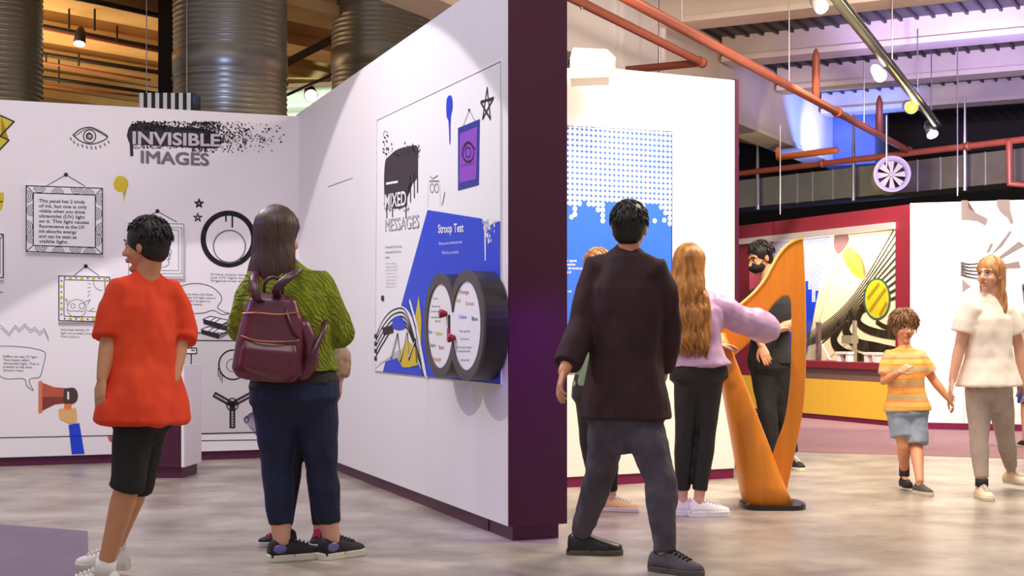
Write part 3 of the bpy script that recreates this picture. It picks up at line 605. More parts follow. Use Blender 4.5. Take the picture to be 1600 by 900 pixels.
# device of two joined discs
dd = .135
cL = PL1.hit(690, 509, dd); cR = PL1.hit(731, 508.5, dd); R = .292
def two(rr, d, n=40):
    l, r_ = Vector(cL), Vector(cR); h2 = (r_-l).length/2
    if h2 >= rr: h2 = rr*.99
    an = math.acos(h2/rr); pts = []
    for i in range(n+1):
        th = math.pi*0+an+(2*math.pi-2*an)*i/n; pts.append((l.x+rr*math.cos(th), l.y+rr*math.sin(th)))
    for i in range(n+1):
        th = math.pi+an+(2*math.pi-2*an)*i/n; pts.append((r_.x+rr*math.cos(th), r_.y+rr*math.sin(th)))
    return [PL1.at(u, z, d) for u, z in pts]
sep = cR[0]-cL[0]
t = empty('word_game_box', PL1.at((cL[0]+cR[0])/2, cL[1]-R, dd/2), 'black double disc game box with colored words mounted on the blue panel', 'game box')
mid = two(R, .009); bm = bmesh.new(); prism(bm, mid, N1*(dd-.009)); obj('black_housing', bm, mat('black_housing', (40, 34, 36), .4), t)
bm = bmesh.new(); outer = two(R+.004, dd); inner = two(R-.052, dd); n = len(outer)
vo = [bm.verts.new(p) for p in outer]; vi = [bm.verts.new(p) for p in inner]; vo2 = [bm.verts.new(p+N1*.014) for p in outer]; vi2 = [bm.verts.new(p+N1*.014) for p in inner]
for i in range(n):
    j = (i+1) % n
    for q in ((vo2[i], vo2[j], vi2[j], vi2[i]), (vo[i], vo[j], vo2[j], vo2[i]), (vi[i], vi[j], vi2[j], vi2[i]), (vo[i], vo[j], vi[j], vi[i])): bm.faces.new(q)
obj('rim', bm, mat('charcoal_rim', (78, 68, 70), .5), t)
bm = bmesh.new(); prism(bm, [p for p in two(R-.05, dd+.001)], N1*.004); o = obj('white_face', bm, M_white, t)
def word(*k):
    a = Art(PL1, dd+.007); a.text(*k); a.out('printed_word', t)
for tx, x, y, w, m in (('Orange', 717, 459, 15, M_red), ('Red', 711, 472, 8, M_yel), ('Green', 727, 477, 13, M_orange), ('Yellow', 716, 498, 13, mat('light_blue_print', (90, 120, 220), .5)), ('Blue', 737, 501, 9, M_black), ('Blue', 667, 521, 8, mat('light_blue_print', (90, 120, 220), .5)), ('Yellow', 679, 524, 12, M_yel), ('Green', 670, 542, 10, M_green), ('Red', 686, 546, 7, M_red), ('Orange', 675, 564, 14, M_orange)):
    word(tx, (x, y), (x+w, y), 6.5, m, 0)
for tx, x, y, w in (('Try this...', 676, 468, 9), ('Say the color', 675, 480, 13), ('not the word', 673, 488, 15), ('How fast can you', 674, 497, 17), ('do it?', 680, 503, 8), ('Now try this', 718, 519, 16), ('Say the word', 720, 531, 12), ('It is hard to stop', 714, 544, 22), ('reading the words', 716, 550, 18), ('Did you slip?', 720, 564, 13)):
    word(tx, (x, y), (x+w, y), 3.4, M_black, 0)
for (x, y) in ((694, 490), (707, 528)):
    c = PL1.hit(x, y, dd+.02); bm = bmesh.new(); tube(bm, [PL1.at(c[0], c[1], dd+.004), PL1.at(c[0], c[1], dd+.02), PL1.at(c[0], c[1], dd+.045)], [.012, .02, .026], seg=18); obj('red_button', bm, mat('dark_red_plastic', (150, 14, 50), .35), t, True)
c0 = PL1.hit(702, 492, dd+.006); c1 = PL1.hit(702, 525, dd+.006); bm = bmesh.new(); box(bm, PL1.at(c0[0]-.012, c1[1]+.04, dd+.004), D1*.026, N1*.006, Z*(c0[1]-c1[1]-.04)); obj('slot', bm, M_black, t)
bm = bmesh.new(); box(bm, PL1.at(c0[0]-.013, c1[1], dd+.004), D1*.028, N1*.012, Z*.045); obj('red_slider', bm, mat('dark_red_plastic', (150, 14, 50), .35), t)

# ---------------------------------------------------------------- map panel
c4 = [PL3.hit(x, y, .01) for x, y in ((1050, 206), (1050, 580))]; uL = -.35
t = empty('map_panel', PL3.at(.3, c4[1][1], 0), 'blue panel of white dots dripping like paint on the bright wall behind the walking man', 'exhibit panel')
bm = bmesh.new(); box(bm, PL3.at(uL, c4[1][1], .0005), D3*(c4[0][0]-uL), N3*.01, Z*(c4[0][1]-c4[1][1])); obj('panel_board', bm, mat('sky_blue_print', (52, 112, 226), .45, var=.05), t)
a = Art(PL3, .0125); a.nm = 'dot_print'; a.par = t
bt = {0: 322, 1: 340, 2: 322, 3: 314, 4: 325, 5: 325, 6: 336, 7: 350, 8: 320, 9: 316, 10: 318, 11: 318, 12: 318, 13: 350, 14: 334, 15: 325, 16: 330, 17: 318, 18: 318, 19: 322, 20: 326, 21: 335, 22: 352, 23: 336, 24: 350, 25: 338}
zt = c4[0][1]-.012; pit = .0375
uR = c4[0][0]-.02; nc = int((uR-uL)/pit)
for i in range(nc):
    u = uR-i*pit; z = zt; p = PL3.at(u, 1.9, 0); px = 800+p.x/p.y*F; jx = int((px-886)/7.1)
    lim = bt.get(jx, 325) if px > 880 else 330
    zl = CAMH+(HZ-lim)*p.y/F
    while z > zl:
        r = .0188-.0022*max(0, min(1, (px-960)/90))*(1 if z > 2.25 else .2); a.fill([(u+r*math.cos(6.2832*k/12), z+r*math.sin(6.2832*k/12)) for k in range(12)], M_white, 0, wc=True); z -= pit*1.03
for x, y in ((1002, 351), (1009, 351), (1023, 345), (893, 339), (1038, 344), (971, 330)): a.disc((x, y), 3.4, 3.9, M_white, 0, 12)
fin(a)
a = Art(PL3, .0125); a.nm = 'text_print'; a.par = t; a.lines(['different types', 'of information', 'from all directions', 'at once and'], (868, 409), 42, 6, 4.2, M_white, 0, 0, .01); a.text('Look', (880, 457), (894, 457), 4, M_white, 0); fin(a)
a = Art(PL3, .0125); a.nm = 'border_print'; a.par = t; a.stroke([(880, 196.5), (1050, 206), (1050, 580)], .007, M_dblue); fin(a)
a = Art(PL3, .002); a.nm = 'seam_print'; a.par = w_m; fin(a) if False else a.bm.free()

# ---------------------------------------------------------------- showcase
E0 = V(11.37-.4394*18.9, 18.9, 0); E1 = V(11.37-.4394*15.5, 15.5, 0); DE = (E1-E0).normalized(); NE = V(DE.y, -DE.x, 0)
if NE.dot(-E1) < 0: NE = -NE
PE = Plane(E0, DE, NE)
def eh(px, py=500, d=0): return PE.hit(px, py, d)
LE = (E1-E0).length; ul = eh(1171)[0]; ur = eh(1399)[0]; ue = eh(1425)[0]; DP = .38
def eb(bm, u0, u1, z0, z1, d0, d1): return box(bm, PE.at(u0, z0, d0), DE*(u1-u0), NE*(d1-d0), Z*(z1-z0))
t = empty('display_showcase', PE.at(ue/2, 0, -.2), 'maroon framed wall showcase with patterned backdrop and yellow lower cupboards behind the harp', 'showcase')
bm = bmesh.new(); eb(bm, -1.2, ue, 2.34, 2.53, -DP-.1, 0); eb(bm, ur, ue, 0.07, 2.34, -DP-.1, 0); eb(bm, -1.2, ul, .07, 2.34, -DP-.1, 0); eb(bm, ul, ur, .07, 2.34, -DP-.1, -DP); obj('frame', bm, M_maroon, t)
bm = bmesh.new(); eb(bm, ue-.02, ue+.015, 0, 2.54, -DP-.1, .005); obj('edge_strip', bm, mat('dark_plum_edge', (96, 22, 60), .5), t)
bm = bmesh.new(); eb(bm, ul, ur, .645, .725, -DP, .02); obj('counter', bm, M_maroon, t)
bm = bmesh.new(); eb(bm, ul, ur+.0, .5, .645, -DP, -.02); obj('recess_strip', bm, M_taupe, t)
um = eh(1290)[0]
for x0, x1 in ((ul-.6, um-.004), (um+.004, ur+.02)):
    bm = bmesh.new(); eb(bm, x0, x1, .065, .5, -DP, .012); obj('cupboard_door', bm, M_yellowp, t)
bm = bmesh.new(); eb(bm, -1, ue, 0, .065, -DP, .003); obj('plinth_strip', bm, mat('wine_plinth', (110, 20, 60), .5), t)
bm = bmesh.new(); eb(bm, ul-.6, ur+.005, 2.27, 2.345, -.03, .05); obj('light_rail', bm, mat('silver_rail', (215, 205, 205), .3, .3), t)
BD = -DP+.004
_c = PE.at((ul+ur)/2, 2.25, -.06); _l = area('showcase_fill_light', _c, PE.at((ul+ur)/2, 1.35, -DP), 2.4, 26, (1, .93, .8), .05); _l.rotation_euler = Matrix((DE, (DE.cross(-(PE.at((ul+ur)/2, 1.35, -DP)-_c).normalized())*-1), -(PE.at((ul+ur)/2, 1.35, -DP)-_c).normalized())).transposed().to_euler()  # fill lamp added under the rail to brighten the backdrop
bm = bmesh.new(); eb(bm, ul, ur, .725, 2.3, -DP, BD); obj('backdrop_board', bm, M_sand, t)
a = Art(PE, BD+.002); a.nm = 'backdrop_print'; a.par = t
a.fill([(1172, 360), (1304, 340), (1285, 420), (1275, 500), (1262, 570), (1172, 575)], M_blue, 0)
lims = lambda x: 440 if x > 1262 else (468 if 1266 < x < 1276 else 455)
pz = 1.98; rw = 0
for i in range(60):
    x = 1176+i*2.9
    if x > 1303: break
    yb = 438 if x < 1262 else (470 if 1268 < x < 1274 else (452 if x < 1280 else 452-(x-1280)*3.6))
    y = 356-(x-1172)*.13
    while y < yb: a.fill([(x, y), (x+2.45, y-.2), (x+2.45, y+2.5), (x, y+2.7)], M_white, 1); y += 3.4
a.fill([(1304, 340), (1310, 392), (1280, 500), (1262, 570), (1258, 570), (1276, 470)], M_sand, 1.5)
a.blob([(1305, 362), (1320, 362), (1326, 376), (1311, 396), (1303, 384)], mat('brown_shape_print', (140, 92, 90), .6), 3)
a.blob([(1316, 393), (1326, 386), (1336, 390), (1345, 408), (1350, 432), (1342, 434), (1330, 424), (1320, 408)], mat('yellow_orange_print', (240, 200, 70), .5), 3)
a.curve([(1330, 388), (1344, 402), (1350, 418), (1352, 436)], .05, mat('peach_print', (240, 170, 110), .5), 4, taper=.4)
M_ol = mat('dark_olive_print', (62, 52, 36), .6)
for i in range(10): a.curve([(1404, 346+i*13), (1380, 388+i*9.5), (1355, 430+i*6), (1328, 468+i*4), (1298, 497+i*3), (1258, 524+i*2)], .018+.0025*i, M_ol, 2, taper=.5)
for w, pts in ((.10, [(1350, 476), (1341, 500), (1352, 513), (1376, 521), (1404, 525)]), (.14, [(1333, 488), (1322, 516), (1338, 536), (1370, 544), (1404, 552)]), (.13, [(1314, 506), (1303, 530), (1316, 550), (1350, 562)]), (.06, [(1370, 503), (1384, 511), (1404, 514)])): a.curve(pts, w, M_ol, 3)
a.disc((1371, 467), 21.5, 33, mat('teal_dark_print', (44, 84, 76), .5), 5); a.disc((1371, 467), 18.5, 30, M_yel, 6)
for x0, y0, x1, y1 in ((1357, 466, 1374, 444), (1360, 486, 1384, 452), (1376, 492, 1386, 474)): a.stroke([(x0, y0), (x1, y1)], .05, mat('dark_mustard_print', (150, 128, 20), .5), 7)
fin(a)
# small exhibits on the counter
def cnt(px, py, d=-.16): 
    u, _ = PE.hit(px, py, d); return PE.at(u, .725, d)
for px, lab in ((1320, 'small white arch block on the showcase counter, left of the pair'), (1364, 'small white arch block on the showcase counter nearest the boy')):
    p = cnt(px, 560); t = empty('display_block', p, lab, 'display block', 'white blocks on the counter')
    for s in (-1, 1):
        bm = bmesh.new(); box(bm, p+DE*(s*.09-.025)-NE*.04, DE*.05, NE*.08, Z*.09); obj('block_leg', bm, M_white, t)
    bm = bmesh.new(); box(bm, p-DE*.13-NE*.05+Z*.09, DE*.26, NE*.1, Z*.03); obj('block_top', bm, M_white, t)
p = cnt(1266, 560, -.1); t = empty('acrylic_case', p, 'clear acrylic case standing on the counter beside the harp column', 'display case')
bm = bmesh.new(); box(bm, p-DE*.12-NE*.08, DE*.24, NE*.16, Z*.5); obj('acrylic_cover', bm, M_glass, t)
p = cnt(1282, 560, -.2); t = empty('dark_stand', p, 'dark upright stand with slanting arm on the showcase counter', 'stand')
bm = bmesh.new(); box(bm, p-DE*.03, DE*.05, NE*.05, Z*.48); obj('upright', bm, M_taupe, t)
bm = bmesh.new(); tube(bm, [p+Z*.2, p+DE*.55+Z*.5], .012, seg=8); obj('arm', bm, M_ol, t); bm = bmesh.new(); tube(bm, [p+Z*.25, p+DE*.2+Z*.01], .012, seg=8); obj('brace', bm, M_white, t)
p = cnt(1338, 560, -.24); t = empty('clear_stand', p, 'slim grey post stand on the counter between the white blocks', 'stand')
bm = bmesh.new(); box(bm, p-DE*.025, DE*.04, NE*.04, Z*.5); obj('upright', bm, mat('grey_acrylic', (150, 140, 120), .2), t); bm = bmesh.new(); box(bm, p-DE*.2+Z*.22-NE*.03, DE*.2, NE*.1, Z*.1); obj('bracket', bm, mat('grey_acrylic', (150, 140, 120), .2), t)

# far right wall print
a = Art(PL5, .003); a.nm = 'swirl_print'; a.par = w_f; M_tg = mat('taupe_grey_print', (118, 102, 102), .6)
a.fill([(1502, 313), (1512, 313), (1513, 325), (1524, 332), (1544, 342), (1540, 353), (1528, 346), (1515, 344), (1502, 344)], M_tg)
a.fill([(1558, 312), (1578, 312), (1579, 330), (1584, 348), (1580, 351), (1574, 340), (1568, 336), (1562, 330), (1557, 320)], M_tg)
for s_ in ([(1578, 360), (1581, 363), (1566, 385), (1545, 402), (1552, 394), (1562, 381)], [(1592, 377), (1602, 384), (1580, 396), (1556, 410), (1560, 402)], [(1562, 414), (1592, 408), (1595, 419), (1562, 420)], [(1547, 381), (1553, 380), (1546, 394), (1541, 396)],
        [(1503, 435), (1517, 448), (1508, 454), (1504, 458)], [(1596, 445), (1620, 430), (1625, 470), (1600, 480)]): a.fill(s_, M_tg)
for i in range(5): a.curve([(1502, 411+i*4.5), (1514, 413+i*5), (1530, 411+i*6), (1545, 402+i*7)], .03, mat('dark_grey_print', (80, 74, 80), .6), 0, taper=.3)
a.stroke([(1505, 560), (1506, 665)], .006, M_lgrey); fin(a)

# ---------------------------------------------------------------- overhead pipes, track, duct
def pipe(name, pts, r, mt, lab, cat='pipe', group=None, rings=()):
    p0 = Vector(pts[0]); t = empty(name, Vector(pts[-1]), lab, cat, group); bm = bmesh.new(); tube(bm, pts, r, seg=16, caps='round'); obj('pipe_run', bm, mt, t, True)
    for q0_, q1_ in rings: bm = bmesh.new(); tube(bm, [q0_, q1_], r*1.3, seg=16); obj('pipe_collar', bm, mt if mt is not M_pipe else M_pipe, t, True)
    return t
P1e = W(1097, 98, 15.0)
t = pipe('overhead_pipe', [P1e-U*8, P1e], .043, M_pipe, 'orange overhead pipe running from the plum post to an elbow above the bright map wall', group=None, rings=[(P1e-U*.09, P1e+U*.02)])
bm = bmesh.new(); tube(bm, [P1e, P1e+Vd*.12, P1e+Vd*.92], .042, seg=14, caps='round'); obj('elbow_branch', bm, mat('dark_rust_pipe', (128, 62, 46), .5), t, True)
for q in (P1e-U*3.1, P1e+Vd*.5): bm = bmesh.new(); tube(bm, [q+V(0, 0, -.06), q+V(0, 0, .07), q+V(0, 0, .9)], [.012, .012, .006], seg=8); obj('hanger', bm, M_steel, t)
P2e = W(1420, 236, 19.7)
t = pipe('overhead_pipe', [P2e-U*13, P2e], .045, M_pipe, 'long orange overhead pipe slanting down across the ceiling to the metal duct', rings=[(P2e-U*4.0, P2e-U*3.9), (P2e-U*.05, P2e+U*.02)])
def onp2(px):       # point of pipe two seen at that column
    k = (px-800)/F; tt = (P2e.x-k*P2e.y)/(U.x-k*U.y); return P2e-U*tt
for px, y in ((1275, 76), (1374, 149)):
    q = onp2(px); top = W(px, y, q.y); bm = bmesh.new(); tube(bm, [q, V(q.x, q.y, top.z-.1), V(q.x, q.y, top.z-.04), V(q.x, q.y, top.z)], [.045, .045, .03, .01], seg=12); obj('riser_pipe', bm, mat('dark_rust_pipe', (128, 62, 46), .5), t, True)
for px in (1065, 1233):
    q = onp2(px); bm = bmesh.new(); tube(bm, [q+V(0, 0, .04), q+V(0, 0, 1.3)], .006, seg=6); obj('hanger', bm, M_steel, t)
# rectangular duct
dd_ = V(-.618, .786, 0); cD = V(5.44, 20, 0); nD = V(-.786, -.618, 0)
t = empty('rectangular_duct', cD+Z*3.08, 'long flat metal air duct with a round fan running across behind the showcase top', 'duct')
bm = bmesh.new(); box(bm, cD-dd_*3.6+Z*3.08, dd_*9.5, -nD*.7, Z*.44); obj('duct_body', bm, M_metal, t)
def ond(px, z=3.3):
    k = (px-800)/F; tt = (k*cD.y-cD.x)/(dd_.x-k*dd_.y); return cD+dd_*tt
for px in (1186, 1220, 1246, 1270, 1302, 1330, 1434, 1470, 1508, 1540, 1575):
    q = ond(px); bm = bmesh.new(); box(bm, q+Z*3.07+nD*.006, dd_*.02, -nD*.012, Z*.46); obj('seam', bm, M_steel, t)
q = ond(1388)+Z*3.3+nD*.0; f = (V(-.18, -.98, 0)).normalized()
bm = bmesh.new(); tube(bm, [q-f*.1, q+f*.55, q+f*.62], [.235, .235, .255], seg=32, cap=False); tube(bm, [q+f*.62, q+f*.60, q+f*.3], [.255, .2, .2], seg=32, cap=False); o = obj('fan_housing', bm, mat('pale_fan_housing', (206, 196, 204), .45), t, True)
bm = bmesh.new(); tube(bm, [q+f*.3, q+f*.31], .2, seg=24); obj('fan_back', bm, M_black, o)
sd = f.cross(Z).normalized()
for i in range(8):
    an = 6.2832*i/8; e = sd*math.cos(an)+Z*math.sin(an); g = -sd*math.sin(an)+Z*math.cos(an); c = q+f*.5
    bm = bmesh.new(); prism(bm, [c+e*.03-g*.01, c+e*.19-g*.055-f*.02, c+e*.195+g*.035+f*.02, c+e*.03+g*.015], f*.006); obj('fan_blade', bm, mat('cream_blade', (206, 196, 176), .5), o)
bm = bmesh.new(); tube(bm, [q+f*.47, q+f*.55], .04, seg=16); obj('fan_hub', bm, mat('cream_blade', (206, 196, 176), .5), o, True)
for px in (1187, 1337, 1511):
    q = ond(px)+nD*.05; bm = bmesh.new(); tube(bm, [q+Z*3.02, q+Z*3.62, q+Z*4.3], [.028, .028, .012], seg=8); obj('hanger', bm, M_steel, t)
q = ond(1400)+Z*3.62+nD*.08
pipe('sprinkler_pipe', [q+dd_*3.6, q-dd_*3.6], .045, M_pipe, 'orange pipe lying along the top of the flat metal air duct', rings=[(q+dd_*1.3, q+dd_*1.24), (q-dd_*1.2, q-dd_*1.26)])
q2 = ond(1585)+Z*3.6+nD*.12; pipe('drop_pipe', [q2, q2-Z*.55, q2-Z*.6+V(.5, -.1, 0)], .045, M_pipe, 'orange pipe dropping from the duct pipe at the right edge and turning right')
q3 = ond(1236)+Z*3.76+nD*.3; pipe('branch_pipe', [q3+Z*.12, q3, q3-dd_*1.1], .05, mat('orange_pipe', (206, 110, 56), .4), 'short orange pipe with upturned elbow under the end of the white downstand beam')
for px, y0, y1 in ((1219, 195, 335), (1496, -20, 306), (1385, 180, 262), (1350, 95, 195)):
    Yr = 17.5; bm = bmesh.new(); tube(bm, [W(px, y0, Yr), W(px, y1, Yr)], .009, seg=6); o = obj('hanging_wire', bm, M_steel)
    setp(o, 'thin vertical steel wire hanging from the ceiling, %s' % {1219: 'just right of the bright map wall', 1496: 'the long one above the far white wall', 1385: 'above the round fan', 1350: 'beside the short rust riser'}[px], 'wire', 'steel ceiling wires')
# lighting track
T0, T1 = W(1296, -12, 11.5), W(1466, 200, 19.1)
t = empty('lighting_track', (T0+T1)/2, 'grey green lighting track slanting down across the upper right ceiling', 'lighting track')
bm = bmesh.new(); tube(bm, [T0-(T1-T0)*.3, T1], (.045, .035), side=(1, 0, 0), seg=16); obj('track_rail', bm, M_track, t, True)
sdv = V(.9, -.4, 0).normalized(); bm = bmesh.new(); tube(bm, [T0-(T1-T0)*.3+sdv*.07, T1+sdv*.07], .014, seg=8); obj('track_cable', bm, M_pipeb, t, True)
for k in (.45, .72, .9):
    q = T0+(T1-T0)*k; bm = bmesh.new(); tube(bm, [q, q+V(0, 0, .9)], .008, seg=6); obj('hanger', bm, M_steel, t)
def spotlamp(px, py, k, aim, lab, glow, sz=1.0, on=None, body=M_lamp):
    q = on if on is not None else T0+(T1-T0)*k
    c = W(px, py, q.y); d = Vector(aim).normalized()
    t = empty('spotlight', q, lab, 'spotlight'); 
    bm = bmesh.new(); tube(bm, [q, c-d*.08*sz], .014, seg=8); obj('stem', bm, M_black, t)
    bm = bmesh.new(); tube(bm, [c-d*.14*sz, c-d*.08*sz, c+d*.08*sz], [.035*sz, .06*sz, .078*sz], seg=20); obj('lamp_head', bm, body, t, True)
    bm = bmesh.new(); tube(bm, [c+d*.081*sz, c+d*.088*sz], .068*sz, seg=20); obj('lens', bm, glow, t)
    return c, d, t
spotlamp(1279, 6, .0, (.25, -.75, -.62), 'pale ceiling spotlight at the top edge left of the track, lamp lit', M_glow, .85, W(1300, -30, 11.9))
spotlamp(1372, 114, .42, (.15, -.75, -.62), 'white lit track spotlight hanging at the middle of the track', M_glow, .95)
c, d, lt = spotlamp(1421, 166, .75, (.02, -.95, -.3), 'spotlight glowing yellow on the lower part of the track', M_glowy, 1.1)
bm = bmesh.new(); ell(bm, c+d*.09, V(.075, 0, 0), V(0, .05, 0), V(0, 0, .075)); obj('bulb', bm, M_glowy, lt, True)
ld = bpy.data.lights.new('yellow_lamp', 'POINT'); ld.energy = 7; ld.color = (1, .8, .25); ld.shadow_soft_size = .05; lo = bpy.data.objects.new('yellow_lamp', ld); C.objects.link(lo); lo.location = c+d*.25
spotlamp(1454, 203, .98, (.1, -.6, -.75), 'silver spotlight at the lower end of the track by the dark beam', M_glow, 1.1, body=M_metal)
spotlamp(125, 59, 0, (0, -.3, -.95), 'small black spotlight with a white lens hanging over the back wall, far left', M_glow, .9, W(125, 46, 15.6), body=M_black)
spotlamp(485, 145, 0, (.2, -.8, -.5), 'bright spotlight in the pale soffit between the two ribbed ducts', M_glow, 1.2, W(478, 150, 18.4), body=M_black)
bm = bmesh.new(); tube(bm, [W(440, 152, 18.2), W(530, 112, 18.2)], .02, seg=8); o = obj('track_bar', bm, M_pipeb); setp(o, 'thin dark lighting bar crossing the pale soffit between the two ribbed ducts', 'bar')
bm = bmesh.new(); tube(bm, [W(440, 102, 17.2), W(530, 56, 17.2)], .05, seg=8); o = obj('dark_pipe', bm, M_dark); setp(o, 'dark thick pipe crossing above the pale soffit between the two ribbed ducts', 'pipe')
# projector by the map wall
c = W(924, 102, 9.35); t = empty('wall_projector', c, 'cream boxy projector hung at the top of the map wall beside the plum post', 'projector')
bm = bmesh.new(); prism(bm, [c+V(-.13, -.1, .10), c+V(.10, -.1, .09), c+V(.16, -.1, .03), c+V(.11, -.1, -.10), c+V(-.15, -.1, -.11), c+V(-.15, -.1, .03)], V(.02, .3, 0)); o = obj('projector_body', bm, M_cream, t); bevel_mod(o, .008)
bm = bmesh.new(); abox(bm, c.x-.26, c.x-.14, c.y-.02, c.y+.1, c.z+.0, c.z+.09); obj('mount_arm', bm, M_black, t)

# ---------------------------------------------------------------- harp
YH = 8.62
def hp(x, y, d=0): return W(x, y, YH+d)
t = empty('harp', hp(1200, 790)*1, 'tall orange wooden harp on a dark base plate before the girl in lilac', 'harp'); t.location.z = 0
gz = lambda v: v
outer = [(1254.5, 373.5), (1247, 374), (1232, 382), (1219, 396), (1208, 414), (1196, 436), (1180, 456), (1160, 474), (1140, 492), (1122, 520)]
inner_ = [(1229, 462), (1221, 463.5), (1210, 473), (1198, 489), (1184, 513), (1168, 536), (1146, 556)]
def resamp(pts, n):
    c = bez([V(x, y, 0) for x, y in pts], 12); d = [0]
    for i in range(1, len(c)): d.append(d[-1]+(c[i]-c[i-1]).length)
    out = []
    for k in range(n):
        t_ = d[-1]*k/(n-1); i = 1
        while i < len(d)-1 and d[i] < t_: i += 1
        f_ = (t_-d[i-1])/max(1e-9, d[i]-d[i-1]); v = c[i-1].lerp(c[i], f_); out.append((v.x, v.y))
    return out
NN = 34; rail_a = resamp(outer, NN)[::-1]; rail_b = resamp(inner_, NN)[::-1]
rail_a += resamp([(1255.5, 385), (1257.5, 430), (1259, 500), (1258, 600), (1252, 655), (1242, 705), (1228, 772)], 34)
rail_b += resamp([(1232, 462.6), (1235.5, 470), (1236.5, 500), (1236, 560), (1233, 610), (1226, 655), (1213, 692), (1203, 722)], 34)
bm = bmesh.new(); vv = []
for (xa, ya), (xb, yb) in zip(rail_a, rail_b):
    A, B_ = hp(xa, ya), hp(xb, yb); o_ = V(.02, .085, 0); vv.append([bm.verts.new(v) for v in (A, B_, B_+o_, A+o_)])
for i in range(len(vv)-1):
    for k in range(4): bm.faces.new((vv[i][k], vv[i][(k+1) % 4], vv[i+1][(k+1) % 4], vv[i+1][k]))
bm.faces.new(vv[0]); bm.faces.new(vv[-1][::-1]); o = obj('neck_and_column', bm, M_harp, t); bevel_mod(o, .005, 2)
bm = bmesh.new(); pts = bez([hp(x, y, .028) for x, y in outer], 4); tube(bm, pts[1:], (.02, .028), side=(0, 1, 0), seg=10) if False else None
n_ = len(pts); vs1 = []
for p in pts: vs1.append((bm.verts.new(p+V(-.003, -.036, .006)), bm.verts.new(p+V(.0, .07, .006)), bm.verts.new(p+V(.0, .07, -.006)), bm.verts.new(p+V(-.003, -.036, -.006))))
for i in range(n_-1):
    for k in range(4): bm.faces.new((vs1[i][k], vs1[i][(k+1) % 4], vs1[i+1][(k+1) % 4], vs1[i+1][k]))
obj('light_edge', bm, mat('yellow_wood_edge', (240, 186, 60), .4), t)
# sound box: tapering rounded box leaning from lower right to upper left
bm = bmesh.new(); secs = []
top = [(1112, 520), (1134, 520)]; bot = [(1163, 791), (1238, 791)]
for i in range(9):
    k = i/8; k2 = k**1.15
    xl = top[0][0]+(bot[0][0]-top[0][0])*k**.95; xr = top[1][0]+(bot[1][0]-top[1][0])*k; y = 520+(791-520)*k
    hd = .05+.13*k; c0 = hp(xl, y); c1 = hp(xr, y); cc = (c0+c1)/2; cc.z = max(cc.z, .03); rx = (c1-c0).length/2
    ring = []
    for j in range(20):
        an = 6.2832*j/20; ca, sa = math.cos(an), math.sin(an); ca = math.copysign(abs(ca)**.6, ca); sa = math.copysign(abs(sa)**.6, sa)
        ring.append(bm.verts.new(cc+V(rx*ca, hd*sa+.03, 0)))
    secs.append(ring)
for i in range(8):
    for j in range(20): bm.faces.new((secs[i][j], secs[i][(j+1) % 20], secs[i+1][(j+1) % 20], secs[i+1][j]))
bm.faces.new(secs[0]); bm.faces.new(secs[-1][::-1]); obj('sound_box', bm, M_harp, t, True)
bm = bmesh.new(); c = hp(1208, 795); prism(bm, [V(c.x+.2*math.copysign(abs(math.cos(a_))**.5, math.cos(a_)), YH+.03+.2*math.copysign(abs(math.sin(a_))**.8, math.sin(a_)), 0) for a_ in [6.2832*i/28 for i in range(28)]], Z*.03); obj('base_plate', bm, mat('dark_base_metal', (48, 40, 38), .3, .3), t)
for x in (1165, 1250):
    c = hp(x, 790); bm = bmesh.new(); tube(bm, [V(c.x, YH-.1, .03), V(c.x, YH-.1, .04)], .012, seg=10); obj('bolt', bm, M_steel, t)

# ---------------------------------------------------------------- people
def skin(name, rgb): return mat(name, rgb, .5, var=.06, scale=20)
def remesh(bm, vox, smooth=3, extra=None):
    bmesh.ops.recalc_face_normals(bm, faces=bm.faces); me = bpy.data.meshes.new('r'); bm.to_mesh(me); bm.free()
    o = bpy.data.objects.new('r', me); C.objects.link(o)
    m = o.modifiers.new('a', 'REMESH'); m.mode = 'VOXEL'; m.voxel_size = vox
    if smooth: s = o.modifiers.new('b', 'SMOOTH'); s.iterations = smooth; s.factor = .5
    dg = bpy.context.evaluated_depsgraph_get(); dg.update(); r = bpy.data.meshes.new_from_object(o.evaluated_get(dg))
    bpy.data.objects.remove(o); bpy.data.meshes.remove(me); return r
def wrinkle(me, amp, sc=(9, 9, 4)):
    if not amp: return me
    me.update(); n = [v.normal.copy() for v in me.vertices]
    for v, k in zip(me.vertices, n):
        p = Vector((v.co.x*sc[0], v.co.y*sc[1], v.co.z*sc[2])); v.co += k*amp*(noise.noise(p)+.5*noise.noise(p*2.3))
    return me
def garment(name, bm, mats, parent, vox=.009, amp=.005, sc=(9, 9, 4), smooth=3):
    me = wrinkle(remesh(bm, vox, smooth), amp, sc); return link(name, me, mats, parent, True)
def append_bm(me, bm2, shift=0):
    bm = bmesh.new(); bm.from_mesh(me); bmesh.ops.recalc_face_normals(bm2, faces=bm2.faces)
    t_ = bpy.data.meshes.new('x'); bm2.to_mesh(t_); bm2.free(); bm.from_mesh(t_); bpy.data.meshes.remove(t_); bm.to_mesh(me); bm.free(); return me

